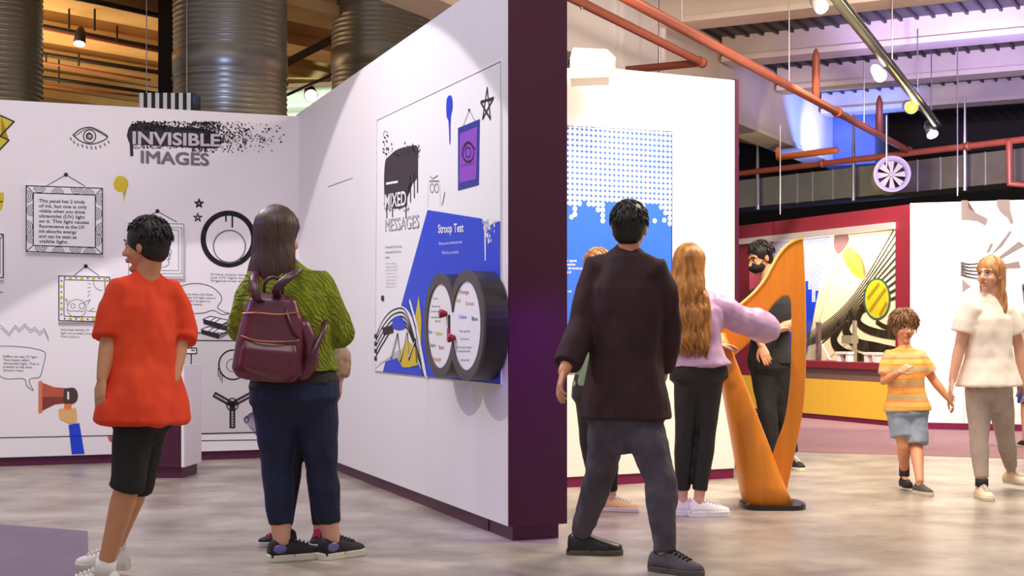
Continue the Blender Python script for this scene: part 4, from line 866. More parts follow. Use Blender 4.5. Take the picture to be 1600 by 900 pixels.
def headshape(bm, H, s):       # H: dict c f u s(ide)
    c, f, u, sd = H['c'], H['f'], H['u'], H['s']
    P = lambda a, b, d: c+sd*(a*s)+f*(b*s)+u*(d*s)
    ell(bm, P(0, -.012, .028), sd*.074*s, f*.094*s, u*.088*s, nu=24, nv=16)
    ell(bm, P(0, .022, -.018), sd*.062*s, f*.068*s, u*.085*s, nu=20, nv=14)
    tube(bm, [P(0, .0, -.055), P(0, .045, -.088)], [(.052*s, .04*s), (.028*s, .022*s)], side=sd, caps='round')
    ell(bm, P(0, .071, -.098), sd*.020*s, f*.017*s, u*.016*s)
    tube(bm, [P(0, .083, .012), P(0, .097, -.012), P(0, .108, -.027)], [.009*s, .011*s, .013*s], caps='round')
    for k in (-1, 1):
        ell(bm, P(k*.013, .094, -.032), sd*.009*s, f*.011*s, u*.008*s)
        ell(bm, P(k*.074, -.008, -.006), sd*.009*s+f*.005*s, f*.017*s, u*.031*s, nu=12, nv=8)
        ell(bm, P(k*.036, .060, -.030), sd*.024*s, f*.022*s, u*.022*s)
        tube(bm, [P(k*.012, .085, .026), P(k*.045, .068, .026)], [.010*s, .009*s], caps='round')
    ell(bm, P(0, .082, -.058), sd*.024*s, f*.014*s, u*.013*s)
def face_extras(bm, H, s, mi_eye=1, mi_iris=2, mi_brow=3, mi_lip=4, openm=False):
    c, f, u, sd = H['c'], H['f'], H['u'], H['s']
    P = lambda a, b, d: c+sd*(a*s)+f*(b*s)+u*(d*s)
    for k in (-1, 1):
        ell(bm, P(k*.030, .074, .004), sd*.014*s, f*.010*s, u*.0068*s, mi_eye, 12, 8)
        ell(bm, P(k*.030, .082, .004), sd*.0065*s, f*.004*s, u*.0058*s, mi_iris, 10, 6)
        tube(bm, [P(k*.013, .092, .027), P(k*.030, .089, .034), P(k*.047, .076, .028)], [(.0045*s, .004*s)]*3, mi=mi_brow, seg=6, caps='round')
        tube(bm, [P(k*.017, .084, .0125), P(k*.030, .0865, .0155), P(k*.044, .077, .011)], .0022*s, mi=mi_iris, seg=6)
    ell(bm, P(0, .094, -.0545), sd*.022*s, f*.0065*s, u*(.0045*s), mi_lip, 12, 6); ell(bm, P(0, .093, -.0635), sd*.018*s, f*.007*s, u*(.0055*s), mi_lip, 12, 6)
    if openm: ell(bm, P(0, .098, -.059), sd*.010*s, f*.004*s, u*.003*s, mi_iris, 10, 6)

def handshape(bm, wr, d, palm_n, s, curl=.5, grip=0, mirror=1):
    # wr wrist, d direction of the hand, palm_n palm normal, five fingers
    d = d.normalized(); n = (palm_n-d*palm_n.dot(d)).normalized(); a = d.cross(n)*mirror     # a points to the thumb side
    P = lambda x, y, z: wr+a*(x*s)+d*(y*s)+n*(z*s)
    tube(bm, [P(0, -.02, 0), P(0, .01, 0), P(.002, .05, .002), P(.0, .085, .003)], [(.024*s, .018*s), (.028*s, .016*s), (.038*s, .014*s), (.040*s, .011*s)], side=a, caps='round')
    for i, (x, L, r) in enumerate(((.030, .072, .0088), (.010, .080, .0092), (-.011, .074, .0088), (-.030, .058, .0078))):
        b0 = P(x*.9, .078, .002); ang = curl*(.5+.1*i); pts = [b0]; cur = b0; A = 0
        for j, fr in enumerate((.42, .33, .25)):
            A += ang*(1 if j else .7); dirn = d*math.cos(A)+n*math.sin(A)+a*(x*1.6*(1-curl)); cur = cur+dirn*(L*fr*s); pts.append(cur)
        tube(bm, pts, [r*s, r*s*.97, r*s*.9, r*s*.72], seg=8, caps='round')
    t0 = P(.022, .018, .004); t1 = t0+(a*.030+d*.026+n*.010)*s; t2 = t1+(a*.012+d*.028+n*.012)*s; t3 = t2+(a*.0+d*.020+n*.012)*s
    tube(bm, [t0, t1, t2, t3], [.014*s, .0115*s, .010*s, .0075*s], seg=8, caps='round')

def shoe(parent, an, d, L, up_m, sole_m, lace_m=None, floor=None, hgt=1.0, tilt=0, collar=None, sole_h=.026):
    d = V(d[0], d[1], 0).normalized(); sd = V(d.y, -d.x, 0); z0 = 0 if floor is None else floor
    base = V(an.x, an.y, z0)-d*(L*.26); w = L*.19
    up = Z
    if tilt: d3 = (d*math.cos(tilt)-Z*math.sin(tilt)).normalized(); up = (Z*math.cos(tilt)+d*math.sin(tilt)).normalized(); d = d3; base = V(an.x, an.y, an.z)-d*(L*.26)-up*(an.z*0+.085)
    P = lambda x, y, z: base+sd*x+d*y+up*z
    out = [(0, .62), (.08, .85), (.25, .9), (.45, .8), (.62, .98), (.8, 1.0), (.93, .75), (1.0, .35)]
    bm = bmesh.new(); rings = []
    for y, k in out:
        rings.append([bm.verts.new(P(sx*w*k*e, y*L, zz)) for sx, zz, e in ((-1, 0, .94), (1, 0, .94), (1, sole_h, 1.03), (-1, sole_h, 1.03))])
    for i in range(len(rings)-1):
        for k in range(4): bm.faces.new((rings[i][k], rings[i][(k+1) % 4], rings[i+1][(k+1) % 4], rings[i+1][k]))
    bm.faces.new(rings[0][::-1]); bm.faces.new(rings[-1])
    bm2 = bmesh.new(); secs = [(.03, .8, .065), (.14, .86, .088), (.28, .86, .092), (.42, .8, .078), (.58, .9, .060), (.76, .95, .046), (.9, .75, .036), (.98, .42, .026)]
    rr = []
    for y, k, hh in secs:
        rr.append([bm2.verts.new(P(math.cos(a_)*w*k*(1 if math.sin(a_) < .3 else .95), y*L, sole_h*.7+hh*L/.26*hgt*math.sin(a_)**.8)) for a_ in [math.pi*j/12 for j in range(13)]])
    for i in range(len(rr)-1):
        for k in range(12): bm2.faces.new((rr[i][k], rr[i][k+1], rr[i+1][k+1], rr[i+1][k]))
        bm2.faces.new((rr[i][12], rr[i][0], rr[i+1][0], rr[i+1][12]))
    bm2.faces.new(rr[0][::-1]); bm2.faces.new(rr[-1])
    o = obj('shoe', bm2, up_m, parent, True); s_ = obj('sole', bm, sole_m, o); bevel_mod(s_, .004)
    if lace_m:
        bm = bmesh.new()
        for i in range(5):
            y = .44+.075*i; zt_ = sole_h*.7+(.078-.03*(i/4))*L/.26*hgt+.003; tube(bm, [P(-w*.42, y*L, zt_-.008), P(0, y*L+.004, zt_+.003), P(w*.42, y*L, zt_-.008)], .0045, seg=6)
        tube(bm, [P(0, .42*L, .085*L/.26), P(w*.6, .36*L, .10*L/.26), P(w*.3, .46*L, .085*L/.26)], .004, seg=6); tube(bm, [P(0, .42*L, .085*L/.26), P(-w*.6, .36*L, .10*L/.26), P(-w*.3, .46*L, .085*L/.26)], .004, seg=6)
        obj('laces', bm, lace_m, o, True)
    return o

def person(label, J, S=1.0, B=1.0, face=(0, 1, 0), up=(0, 0, 1), hs=1.0, skinm=None, browm=None, curl=.5, hand=('a', 'b'), palm=None, openm=False, group=None, fvec=None, hips=1.0):
    """J: joints in space. S: height scale, B: build. 'a' side and 'b' side are left and right in the photo."""
    f = Vector(face).normalized(); u = Vector(up); u = (u-f*u.dot(f)).normalized(); sd = f.cross(u).normalized()
    H = dict(c=J['head'], f=f, u=u, s=sd); hsz = hs*S
    loc = (J['ana']+J['anb'])/2; loc = V(loc.x, loc.y, 0)
    t = empty('person', loc, label, 'person', group)
    sh = (J['shb']-J['sha']); shs = V(sh.x, sh.y, 0).normalized(); hp_ = (J['hipb']-J['hipa']); hps = V(hp_.x, hp_.y, 0).normalized()
    mid = (J['sha']+J['shb'])/2; pel = (J['hipa']+J['hipb'])/2; shw = sh.length/2
    J.update(mid=mid, pel=pel, shs=shs, hps=hps, shw=shw, H=H, S=S, B=B, hsz=hsz, root=t, hipsf=hips)
    bm = bmesh.new(); torso(bm, J, 0, True)
    neckb = mid+Z*.01; nt = J['head']-u*.07*hsz-f*.02*hsz
    tube(bm, [neckb-Z*.03, neckb+(nt-neckb)*.5, nt], [.066*S, .054*S, .052*S], caps='round')
    headshape(bm, H, hsz)
    for k in 'ab':
        arm(bm, J, k, 0, 1.0); leg(bm, J, k, 0, 1.0)
        ank = J['an'+k]; fd = (fvec or {}).get(k, (f.x, f.y)); fd = V(fd[0], fd[1], 0).normalized()
        tube(bm, [ank+Z*.0, ank-Z*.03*S, ank-Z*.055*S+fd*.04*S, ank-Z*.060*S+fd*.11*S], [.036*S, .034*S, (.030*S, .018*S), (.028*S, .010*S)], caps='round')
        if k in hand:
            d = (J['wr'+k]-J['el'+k]).normalized()
            if 'ha'+k in J: d = (J['ha'+k]-J['wr'+k]).normalized()
            pn = Vector((palm or {}).get(k, (0, 0, 0)))
            if pn.length < .1: pn = (pel-J['wr'+k]); pn.z = 0; 
            if abs(pn.normalized().dot(d)) > .95: pn = f
            handshape(bm, J['wr'+k], d, pn, S*1.02, curl, mirror=-1 if k == 'a' else 1)
    me = remesh(bm, .0052*max(.85, S), 2)
    ex = bmesh.new(); face_extras(ex, H, hsz, openm=openm); me = append_bm(me, ex)
    link('body', me, [skinm, M_eyew, M_iris, browm or M_iris, M_lip], t, True)
    return t
M_eyew = mat('eye_white', (232, 226, 220), .3); M_iris = mat('dark_iris', (40, 26, 20), .3); M_lip = mat('lip', (188, 96, 88), .5)
def torso(bm, J, o, full=True, z0=None, flare=0, z1=None):
    S, B = J['S'], J['B']; mid, pel, a, b = J['mid'], J['pel'], J['shs'], J['hps']; hf = J.get('hipsf', 1)
    ax = lambda k: pel+(mid-pel)*k
    lo = 0 if z0 is None else z0
    prof = [(-.30, .05, .05), (-.20, .105*hf, .085), (-.08, .172*hf, .125), (.05, .170*hf, .122), (.2, .150, .108), (.36, .138, .100), (.52, .146, .106), (.70, .160, .112), (.84, .158, .104), (.93, .125, .085), (1.02, .080, .064), (1.07, .06, .056)]
    pts, rr = [], []
    for k, w, d in prof:
        if k < lo-.001 and z0 is not None: continue
        if z1 is not None and k > z1: continue
        w2 = w*B*S; d2 = d*B*S
        if .65 < k < .9: w2 = max(w2, J['shw']*.9)
        fl = flare*max(0, (.6-k)); pts.append(ax(k)); rr.append((w2+o+fl, d2+o+fl*.8))
    if z0 is not None:
        # interpolated hem section
        ks = [p[0] for p in prof]; w = None
        for i in range(len(prof)-1):
            if prof[i][0] <= z0 <= prof[i+1][0]:
                t_ = (z0-prof[i][0])/(prof[i+1][0]-prof[i][0]); w = [prof[i][j]+(prof[i+1][j]-prof[i][j])*t_ for j in (1, 2)]
        if w is None: w = [.165*hf, .12]
        fl = flare*max(0, .6-z0); pts.insert(0, ax(z0)); rr.insert(0, (w[0]*B*S+o+fl, w[1]*B*S+o+fl*.8))
    n = len(pts)
    # side vector turns from the hips to the shoulders
    fr_pts = pts; segs = 24; rings = []
    for i, (p, (w, d)) in enumerate(zip(pts, rr)):
        k = max(0, min(1, i/(n-1))); s = (b*(1-k)+a*k).normalized(); tdir = (mid-pel).normalized(); s = (s-tdir*s.dot(tdir)).normalized(); q = tdir.cross(s)
        rings.append([bm.verts.new(p+s*(w*math.copysign(abs(math.cos(x))**.85, math.cos(x)))+q*(d*math.copysign(abs(math.sin(x))**.85, math.sin(x)))) for x in [6.2832*j/segs for j in range(segs)]])
    for i in range(n-1):
        for j in range(segs): bm.faces.new((rings[i][j], rings[i][(j+1) % segs], rings[i+1][(j+1) % segs], rings[i+1][j]))
    bm.faces.new(rings[0][::-1]); bm.faces.new(rings[-1])
def seglist(P, rad, upto):       # cut a poly-limb at a fraction of its length
    L = [(P[i+1]-P[i]).length for i in range(len(P)-1)]; tot = sum(L)*upto; op, orr = [P[0]], [rad[0]]; acc = 0
    for i, l in enumerate(L):
        if acc+l <= tot+1e-6: op.append(P[i+1]); orr.append(rad[i+1]); acc += l
        else:
            k = (tot-acc)/l
            if k > .02: op.append(P[i]+(P[i+1]-P[i])*k); orr.append(rad[i]+(rad[i+1]-rad[i])*k)
            break
    return op, orr
def arm(bm, J, k, o, upto, puff=0, caps='round'):
    S, B = J['S'], J['B']; s, e, w = J['sh'+k], J['el'+k], J['wr'+k]; inn = J['mid']+(s-J['mid'])*.55; b2 = .5+.5*B
    s = s-Z*.030*S; inn = J['mid']+(s-J['mid'])*.5-Z*.03*S
    tube(bm, [J['mid']+Z*.045*S, J['mid']+(s-J['mid'])*.45+Z*.012*S, s+Z*.006], [.045*S+o, .042*S+o, .040*S+o], seg=12, caps='round')
    P = [inn, s-(J['mid']-s)*-.04, s+(e-s)*.35, s+(e-s)*.75, e, e+(w-e)*.3, e+(w-e)*.7, w]
    R = [.060, .058, .050, .043, .040, .041, .034, .027]; R = [r*S*b2+o for r in R]
    if puff: R = [r+puff*x for r, x in zip(R, (0, .2, .7, .9, 1, 1.15, 1.25, .75))]
    P, R = seglist(P, R, upto); tube(bm, P, R, seg=16, caps=caps)
def leg(bm, J, k, o, upto, wide=0, caps='round'):
    S, B = J['S'], J['B']; h_, n, a = J['hip'+k], J['kn'+k], J['an'+k]; b2 = B
    P = [h_+Z*.04*S, h_-Z*.04*S, h_+(n-h_)*.4, h_+(n-h_)*.8, n, n+(a-n)*.25, n+(a-n)*.6, a]
    R = [.088, .094, .083, .064, .057, .059, .047, .036]; R = [r*S*b2+o+wide*x for r, x in zip(R, (0, 0, .2, .6, .8, .9, 1, 1.1))]
    P, R = seglist(P, R, upto); tube(bm, P, R, seg=18, caps=caps)
def top(J, m, name, z0=-.05, o=.012, upto=.92, sleeves='ab', puff=0, amp=.006, flare=0, vox=.009, collar=True, sc=(9, 9, 5)):
    bm = bmesh.new(); torso(bm, J, o, z0=z0, flare=flare)
    for k in sleeves: arm(bm, J, k, o, upto, puff, caps='flat')
    me = remesh(bm, vox, 3); wrinkle(me, amp, sc); return link(name, me, m, J['root'], True)
def bottoms(J, m, name, o=.010, upto=.93, wide=0, amp=.004, top_k=.12, vox=.009):
    bm = bmesh.new(); S, B = J['S'], J['B']; pel, mid, a = J['pel'], J['mid'], J['hps']; hf = J['hipsf']
    torso(bm, J, o+.003, z0=-.30, z1=max(.21, top_k)); tube(bm, [pel-Z*.02, pel-Z*.115*S], [(.10*B*S, .10*B*S+o), (.06*B*S+o, .075*B*S+o)], side=a, caps='round')
    for k in 'ab': leg(bm, J, k, o, upto, wide, caps='flat')
    me = remesh(bm, vox, 3); wrinkle(me, amp, (14, 14, 9)); return link(name, me, m, J['root'], True)
def hair_short(J, m, thick=.013, n=260, length=.035, fringe=.0, fluff=1.0):
    H, s = J['H'], J['hsz']; c, f, u, sd = H['c'], H['f'], H['u'], H['s']; P = lambda a, b, d: c+sd*(a*s)+f*(b*s)+u*(d*s); bm = bmesh.new()
    ell(bm, P(0, -.020, .036), sd*(.074+thick)*s, f*(.090+thick)*s, u*(.086+thick)*s, nu=24, nv=16); ell(bm, P(0, -.045, -.012), sd*(.062+thick)*s, f*(.055+thick*.6)*s, u*(.070)*s)
    me = remesh(bm, .006, 2); st = bmesh.new()
    for i in range(n):
        th = random.uniform(-math.pi, math.pi); ph = random.uniform(.0, 1.75); fwd = math.cos(th)
        if fwd > .1 and ph > 1.0+fringe: continue
        d0 = sd*math.sin(th)*math.sin(ph)+f*math.cos(th)*math.sin(ph)+u*math.cos(ph)
        q = P(0, -.020, .036)+(sd*(.074+thick)*s*math.sin(th)*math.sin(ph)+f*(.090+thick)*s*math.cos(th)*math.sin(ph)+u*(.086+thick)*s*math.cos(ph))
        tg = (f*math.cos(th)+sd*math.sin(th)); tg = (tg-d0*tg.dot(d0)).normalized(); L = length*s*random.uniform(.6, 1.2)
        tube(st, [q-d0*.004, q+d0*.004*fluff+tg*L*.5, q+d0*.001+tg*L-u*.2*L], [.0045, .0045, .001], seg=5)
    me = append_bm(me, st); return link('hair', me, m, J['root'], True)
def hair_long(J, m, L=.35, width=.1, back=.075, n=170, wave=.0, thick=.014, taper=.8, front=.25, drop=None, spread=1.0, r=.0075):
    H, s = J['H'], J['hsz']; c, f, u, sd = H['c'], H['f'], H['u'], H['s']; P = lambda a, b, d: c+sd*(a*s)+f*(b*s)+u*(d*s); dn = Vector(drop).normalized() if drop else -Z
    fb = f; bm = bmesh.new()
    ell(bm, P(0, -.022, .036), sd*(.075+thick)*s, f*(.090+thick)*s, u*(.088+thick)*s, nu=24, nv=16)
    q0 = P(0, -.045, .0); pts = [q0, q0+dn*.10*s-f*.012*s, q0+dn*(.20*s)-f*back*.5, q0+dn*(L*.75)-f*back*.7, q0+dn*L-f*back*.6]
    tube(bm, pts, [(.080*s, .062*s), (.088*s, .06*s), (width*.95, .055*s), (width, .045*s), (width*taper, .02)], side=sd, seg=20)
    me = remesh(bm, .008, 3); wrinkle(me, .006, (30, 30, 8)); st = bmesh.new()
    for i in range(n):
        th = random.uniform(-1, 1)*math.pi*(1-front); back_d = -f
        dr = (back_d*math.cos(th)+sd*math.sin(th)); lx, ly = math.sin(th), -math.cos(th); path = []
        for j in range(5):
            ph = .15+j*.33; path.append(P(0, -.022, .036)+(sd*(.077+thick)*s*lx*math.sin(ph)+f*(.092+thick)*s*ly*math.sin(ph)+u*(.090+thick)*s*math.cos(ph)))
        ph0 = random.uniform(0, 6.28); ln = L*random.uniform(.86, 1.06); k0 = path[-1]; steps = 12
        for j in range(1, steps+1):
            k = j/steps; w_ = (.082*s*(1-k)+width*k*(1 if k < .8 else 1-(k-.8)*(1-taper)*3))*spread; dp = .066*s*(1-k)+.05*s*k
            base = q0+dn*(k*ln)-f*(back*(k if k < .6 else .6+.1*(k-.6)))
            p = base+sd*(lx*w_)+f*(ly*dp); p += (sd*math.cos(th)-f*math.sin(th))*(wave*math.sin(ph0*.3+k*ln*38+th*2))*min(1, k*3)+dr*(wave*.6*math.cos(ph0*.3+k*ln*38+th*2))*min(1, k*3); path.append(p)
        rr = [r*.7]*3+[r]*(len(path)-6)+[r*.8, r*.5, r*.15]; tube(st, path, rr, seg=6)
    me = append_bm(me, st); return link('hair', me, m, J['root'], True)
def JW(Y, **k):
    J = {}
    for n, v in k.items(): J[n] = W(v[0], v[1], Y+(v[2] if len(v) > 2 else 0))
    return J
def fl(J, *names, z=.085):
    for n in names: J[n].z = z
sk_light = skin('fair_skin', (222, 168, 140)); sk_warm = skin('warm_skin', (214, 150, 112)); sk_tan = skin('tan_skin', (176, 116, 82))
h_brown = mat('dark_brown_hair', (86, 58, 46), .42, var=.5, scale=30, stretch=(3, 3, .4)); h_blond = mat('golden_blond_hair', (206, 142, 66), .42, rgb2=(120, 70, 30), scale=14, stretch=(3, 3, .9))
h_black = mat('black_hair', (30, 24, 26), .45, var=.3, scale=30); h_boy = mat('light_brown_hair', (142, 100, 62), .5, rgb2=(84, 54, 34), scale=30)
h_fair = mat('sandy_hair', (204, 150, 96), .5, rgb2=(160, 104, 60), scale=24, stretch=(3, 3, .6))
m_rubber = mat('white_rubber', (226, 220, 204), .6); m_bshoe = mat('black_canvas', (28, 24, 28), .7); m_wshoe = mat('white_trainer', (240, 236, 232), .55)
def knit():
    m = mat('green_cable_knit', (140, 148, 18), .9, rgb2=(92, 108, 12), scale=22, stretch=(1, 1, .5)); nt = m.node_tree; b = nt.nodes['Principled BSDF']
    tc = nt.nodes.new('ShaderNodeTexCoord'); w = nt.nodes.new('ShaderNodeTexWave'); w.bands_direction = 'DIAGONAL'; w.inputs['Scale'].default_value = 17; w.inputs['Distortion'].default_value = 9; w.inputs['Detail'].default_value = 2
    nt.links.new(tc.outputs['Object'], w.inputs[0]); bp = nt.nodes.new('ShaderNodeBump'); bp.inputs['Strength'].default_value = 1; bp.inputs['Distance'].default_value = .006
    nt.links.new(w.outputs[1], bp.inputs['Height']); nt.links.new(bp.outputs[0], b.inputs['Normal']); return m
m_jeans = mat('dark_blue_denim', (24, 34, 72), .8, rgb2=(14, 18, 44), scale=9, bump=.2, bscale=200)

# woman in the green jumper
Yw = 6.62
J = JW(Yw, head=(436, 375, .05), sha=(403, 437, .02), shb=(495, 440, .0), ela=(384, 512, .06), wra=(400, 480, .30), haa=(398, 455, .30), elb=(527, 520, .06), wrb=(497, 498, .30), hab=(475, 490, .33),
       hipa=(433, 612), hipb=(488, 612), kna=(434, 735, .0), knb=(503, 735, .02), ana=(440, 845), anb=(518, 845, .06))
J['head'] = W(436, 372, Yw+.05); fl(J, 'ana', 'anb', z=.10)
t = person('woman seen from behind in a green cable knit jumper and dark blue jeans', J, 1.0, 1.15, (.35, 1, 0), hs=1.12, skinm=sk_light, browm=h_brown, fvec={'a': (.9, .45), 'b': (.75, .7)}, hips=1.02, curl=.9)
W_J = J
bottoms(J, m_jeans, 'jeans', .014, .90, wide=-.006, amp=.005, top_k=.2)
bm = bmesh.new(); torso(bm, J, .022, z0=.05); me = remesh(bm, .01, 2); o = link('dark_undershirt', me, mat('black_jersey', (34, 30, 32), .8), J['root'], True)
top(J, knit(), 'green_jumper', z0=.16, o=.030, upto=.97, puff=.016, amp=.012, flare=.03, sc=(11, 11, 6))
hair_long(J, h_brown, L=.27, width=.135, back=.02, n=300, wave=.004, taper=.92, r=.007, front=.2)
for k, d, nm in (('a', (.88, .45), 0), ('b', (.7, .7), 1)):
    o = shoe(t, J['an'+k], d, .265, m_bshoe, m_rubber, m_bshoe, sole_h=.034)
    dv = V(d[0], d[1], 0).normalized(); s2 = V(dv.y, -dv.x, 0); p = V(J['an'+k].x, J['an'+k].y, .062)-dv*.02
    bm = bmesh.new(); ell(bm, p+s2*.041, dv*.034, Z*.022, s2*.006); obj('heel_patch', bm, mat('iridescent_patch', (120, 110, 170), .3, .5), o, True)
# backpack worn by her
bc = W(424, 522, Yw-.17); e_t = (Z*.985+V(.10, -.05, 0)).normalized(); e_s = V(.97, .14, -.12).normalized(); e_n = e_s.cross(e_t).normalized()   # e_n points to the camera
if e_n.y > 0: e_n = -e_n
m_bp = mat('maroon_leather', (104, 34, 58), .3, var=.25, scale=4, bump=.1, bscale=30, spec=.7); m_bp2 = mat('dark_maroon_leather', (74, 24, 44), .3, spec=.7)
t = empty('backpack', bc-e_t*.2, 'maroon leather backpack hanging askew on the back of the woman in green', 'backpack')
BP = lambda x, y, z: bc+e_s*x+e_n*y+e_t*z
bm = bmesh.new(); tube(bm, [BP(0, -.01, -.20), BP(0, 0, -.17), BP(0, .0, -.05), BP(0, -.01, .07), BP(-.01, -.02, .15), BP(-.01, -.03, .18)], [(.145, .07), (.168, .088), (.160, .085), (.142, .075), (.115, .06), (.08, .04)], side=e_s, seg=28, power=.6)
me = remesh(bm, .007, 5); link('main_bag', me, m_bp, t, True)
bm = bmesh.new(); tube(bm, [BP(-.01, .068, -.185), BP(0, .083, -.16), BP(0, .085, -.07), BP(0, .080, -.035)], [(.11, .02), (.135, .032), (.130, .030), (.115, .012)], side=e_s, seg=24, power=.6); me = remesh(bm, .006, 3); link('front_pocket', me, m_bp, t, True)
bm = bmesh.new(); tube(bm, bez([BP(-.135, .07, -.02), BP(-.06, .108, -.030), BP(.05, .108, -.022), BP(.13, .07, -.01)], 6), .004, seg=6); obj('pocket_zip', bm, mat('brass_zip', (190, 130, 90), .3, .8), t, True)
bm = bmesh.new(); tube(bm, bez([BP(-.145, .04, .08), BP(-.07, .085, .095), BP(.03, .085, .10), BP(.115, .05, .12)], 6), .0045, seg=6); obj('flap_zip', bm, mat('brass_zip', (190, 130, 90), .3, .8), t, True)
bm = bmesh.new(); tube(bm, bez([BP(.165, -.01, -.165), BP(.190, .0, -.11), BP(.180, -.01, -.02), BP(.145, -.02, .05)], 5), (.040, .055), side=e_s, seg=14, caps='round'); me = remesh(bm, .006, 3); link('side_pocket', me, m_bp, t, True)
bm = bmesh.new(); tube(bm, bez([BP(-.05, -.02, .17), BP(-.05, 0, .235), BP(-.01, 0, .265), BP(.03, 0, .235), BP(.03, -.02, .17)], 6), (.008, .008), seg=8); obj('carry_handle', bm, m_bp2, t, True)
def strap(pts, w=.02): bm = bmesh.new(); tube(bm, bez(pts, 6), (w, .006), side=e_s, seg=8); obj('shoulder_strap', bm, m_bp2, t, True)
strap([BP(-.03, -.03, .16), W(402, 468, Yw-.25), W(397, 442, Yw-.235), W(398, 427, Yw-.15), W(400, 425, Yw-.0)])
strap([BP(.02, -.03, .16), W(432, 452, Yw-.255), W(455, 430, Yw-.24), W(465, 422, Yw-.15), W(468, 420, Yw-.0)])
strap([BP(.12, -.03, -.17), W(484, 560, Yw-.20), W(497, 535, Yw-.18), W(507, 510, Yw-.12), W(508, 490, Yw-.02)], .013)
strap([BP(.05, .0, .15), W(448, 490, Yw-.235), W(460, 520, Yw-.24), BP(.15, -.0, -.02)], .006)

# child held in front of her
Yc = 7.12
J = JW(Yc, head=(462, 478), sha=(445, 520), shb=(508, 520), ela=(438, 565), wra=(450, 600, -.1), elb=(532, 556), wrb=(531, 592, -.03), hab=(531, 610, -.05), hipa=(462, 625), hipb=(487, 625), kna=(459, 715), knb=(492, 718), ana=(447, 810), anb=(498, 812))
fl(J, 'ana', 'anb', z=.08)
t = person('child in pink laced black trainers mostly hidden by the woman in green', J, .80, .92, (0, -1, 0), skinm=sk_light, browm=h_brown, fvec={'a': (-.8, -.5), 'b': (0, -1)})
bottoms(J, mat('black_leggings', (20, 18, 24), .7), 'leggings', .006, .97, amp=.002)
top(J, mat('cream_patterned_fleece', (222, 196, 166), .9, rgb2=(176, 128, 104), scale=30, bump=.5), 'patterned_fleece', z0=-.1, o=.014, upto=.97, puff=.01)
hair_short(J, h_brown)
M_pink = mat('hot_pink_lace', (230, 40, 110), .6); M_pinks = mat('pale_sole', (220, 210, 214), .6)
shoe(t, J['ana'], (-.8, -.5), .205, m_bshoe, M_pinks, M_pink); shoe(t, J['anb'], (.02, -1), .205, m_bshoe, M_pinks, M_pink)

# person in orange
Yo = 5.85
J = JW(Yo, head=(228, 385), sha=(190, 448, -.05), shb=(262, 450, .08), ela=(172, 525, -.08), wra=(160, 590, -.14), haa=(156, 615, -.16), elb=(283, 520, .12), wrb=(272, 592, .02), hab=(266, 616, -.02),
       hipa=(212, 640, -.06), hipb=(232, 640, .08), kna=(200, 755, -.08), knb=(216, 752, .14), ana=(163, 872, -.02), anb=(180, 862, .36))
J['ana'].z = .09; J['anb'].z = .13
t = person('person in a loose orange red t-shirt and black shorts walking left', J, .94, .95, (-.95, .25, -.05), skinm=sk_warm, browm=h_black, fvec={'a': (-1, .1), 'b': (-1, .2)})
bottoms(J, mat('black_shorts_cloth', (30, 28, 30), .8), 'shorts', .006, .50, wide=.02, amp=.004)
top(J, mat('orange_red_cotton', (246, 78, 34), .85, rgb2=(226, 56, 22), scale=5), 'orange_t-shirt'.replace('-', '_'), z0=-.12, o=.016, upto=.60, puff=.02, amp=.014, flare=.10)
hair_short(J, h_black)
for k, z in (('a', 0), ('b', .03)):
    o = shoe(t, J['an'+k], (-1, .12), .25, m_wshoe, m_rubber, m_wshoe, floor=z)
    bm = bmesh.new(); a_ = J['an'+k]; tube(bm, [a_-Z*.02, a_+Z*.045+V(.01, 0, 0)], [.044, .043], seg=16); obj('sock', bm, m_wshoe, t, True)

# walking man in dark coat
Ym = 6.5
J = JW(Ym, head=(984, 358), sha=(933, 413, .06), shb=(1024, 415, -.06), ela=(913, 508, .02), wra=(881, 580, -.14), haa=(872, 608, -.18), elb=(1042, 505, .02), wrb=(1034, 590, .12), hab=(1030, 612, .15),
       hipa=(957, 640, .04), hipb=(997, 640, -.02), kna=(938, 738, .14), knb=(1032, 750, -.14), ana=(908, 842, .32), anb=(1038, 868, -.18))
J['ana'].z = .10; J['anb'].z = .09
t = person('man seen from behind in a dark brown top and grey trousers, walking', J, 1.0, 1.02, (.25, 1, 0), skinm=sk_warm, browm=h_black, fvec={'a': (.9, -.1), 'b': (.75, -.5)}, palm={'a': (1, .2, 0)}, curl=.7)
bottoms(J, mat('grey_trousers', (88, 80, 92), .8, rgb2=(64, 56, 68), scale=7), 'trousers', .010, 1.0, wide=.004, amp=.009)
top(J, mat('dark_brown_wool', (58, 26, 30), .85, rgb2=(44, 20, 26), scale=6), 'dark_top', z0=-.06, o=.024, upto=.94, puff=.008, amp=.010, flare=.03)
hair_short(J, h_black, fluff=.6)
shoe(t, J['ana'], (.95, -.1), .28, mat('black_leather', (26, 22, 26), .35), mat('grey_sole', (92, 84, 80), .7), None); shoe(t, J['anb'], (.7, -.6), .28, mat('grey_suede', (82, 76, 84), .8), mat('grey_sole', (92, 84, 80), .7), m_bshoe)

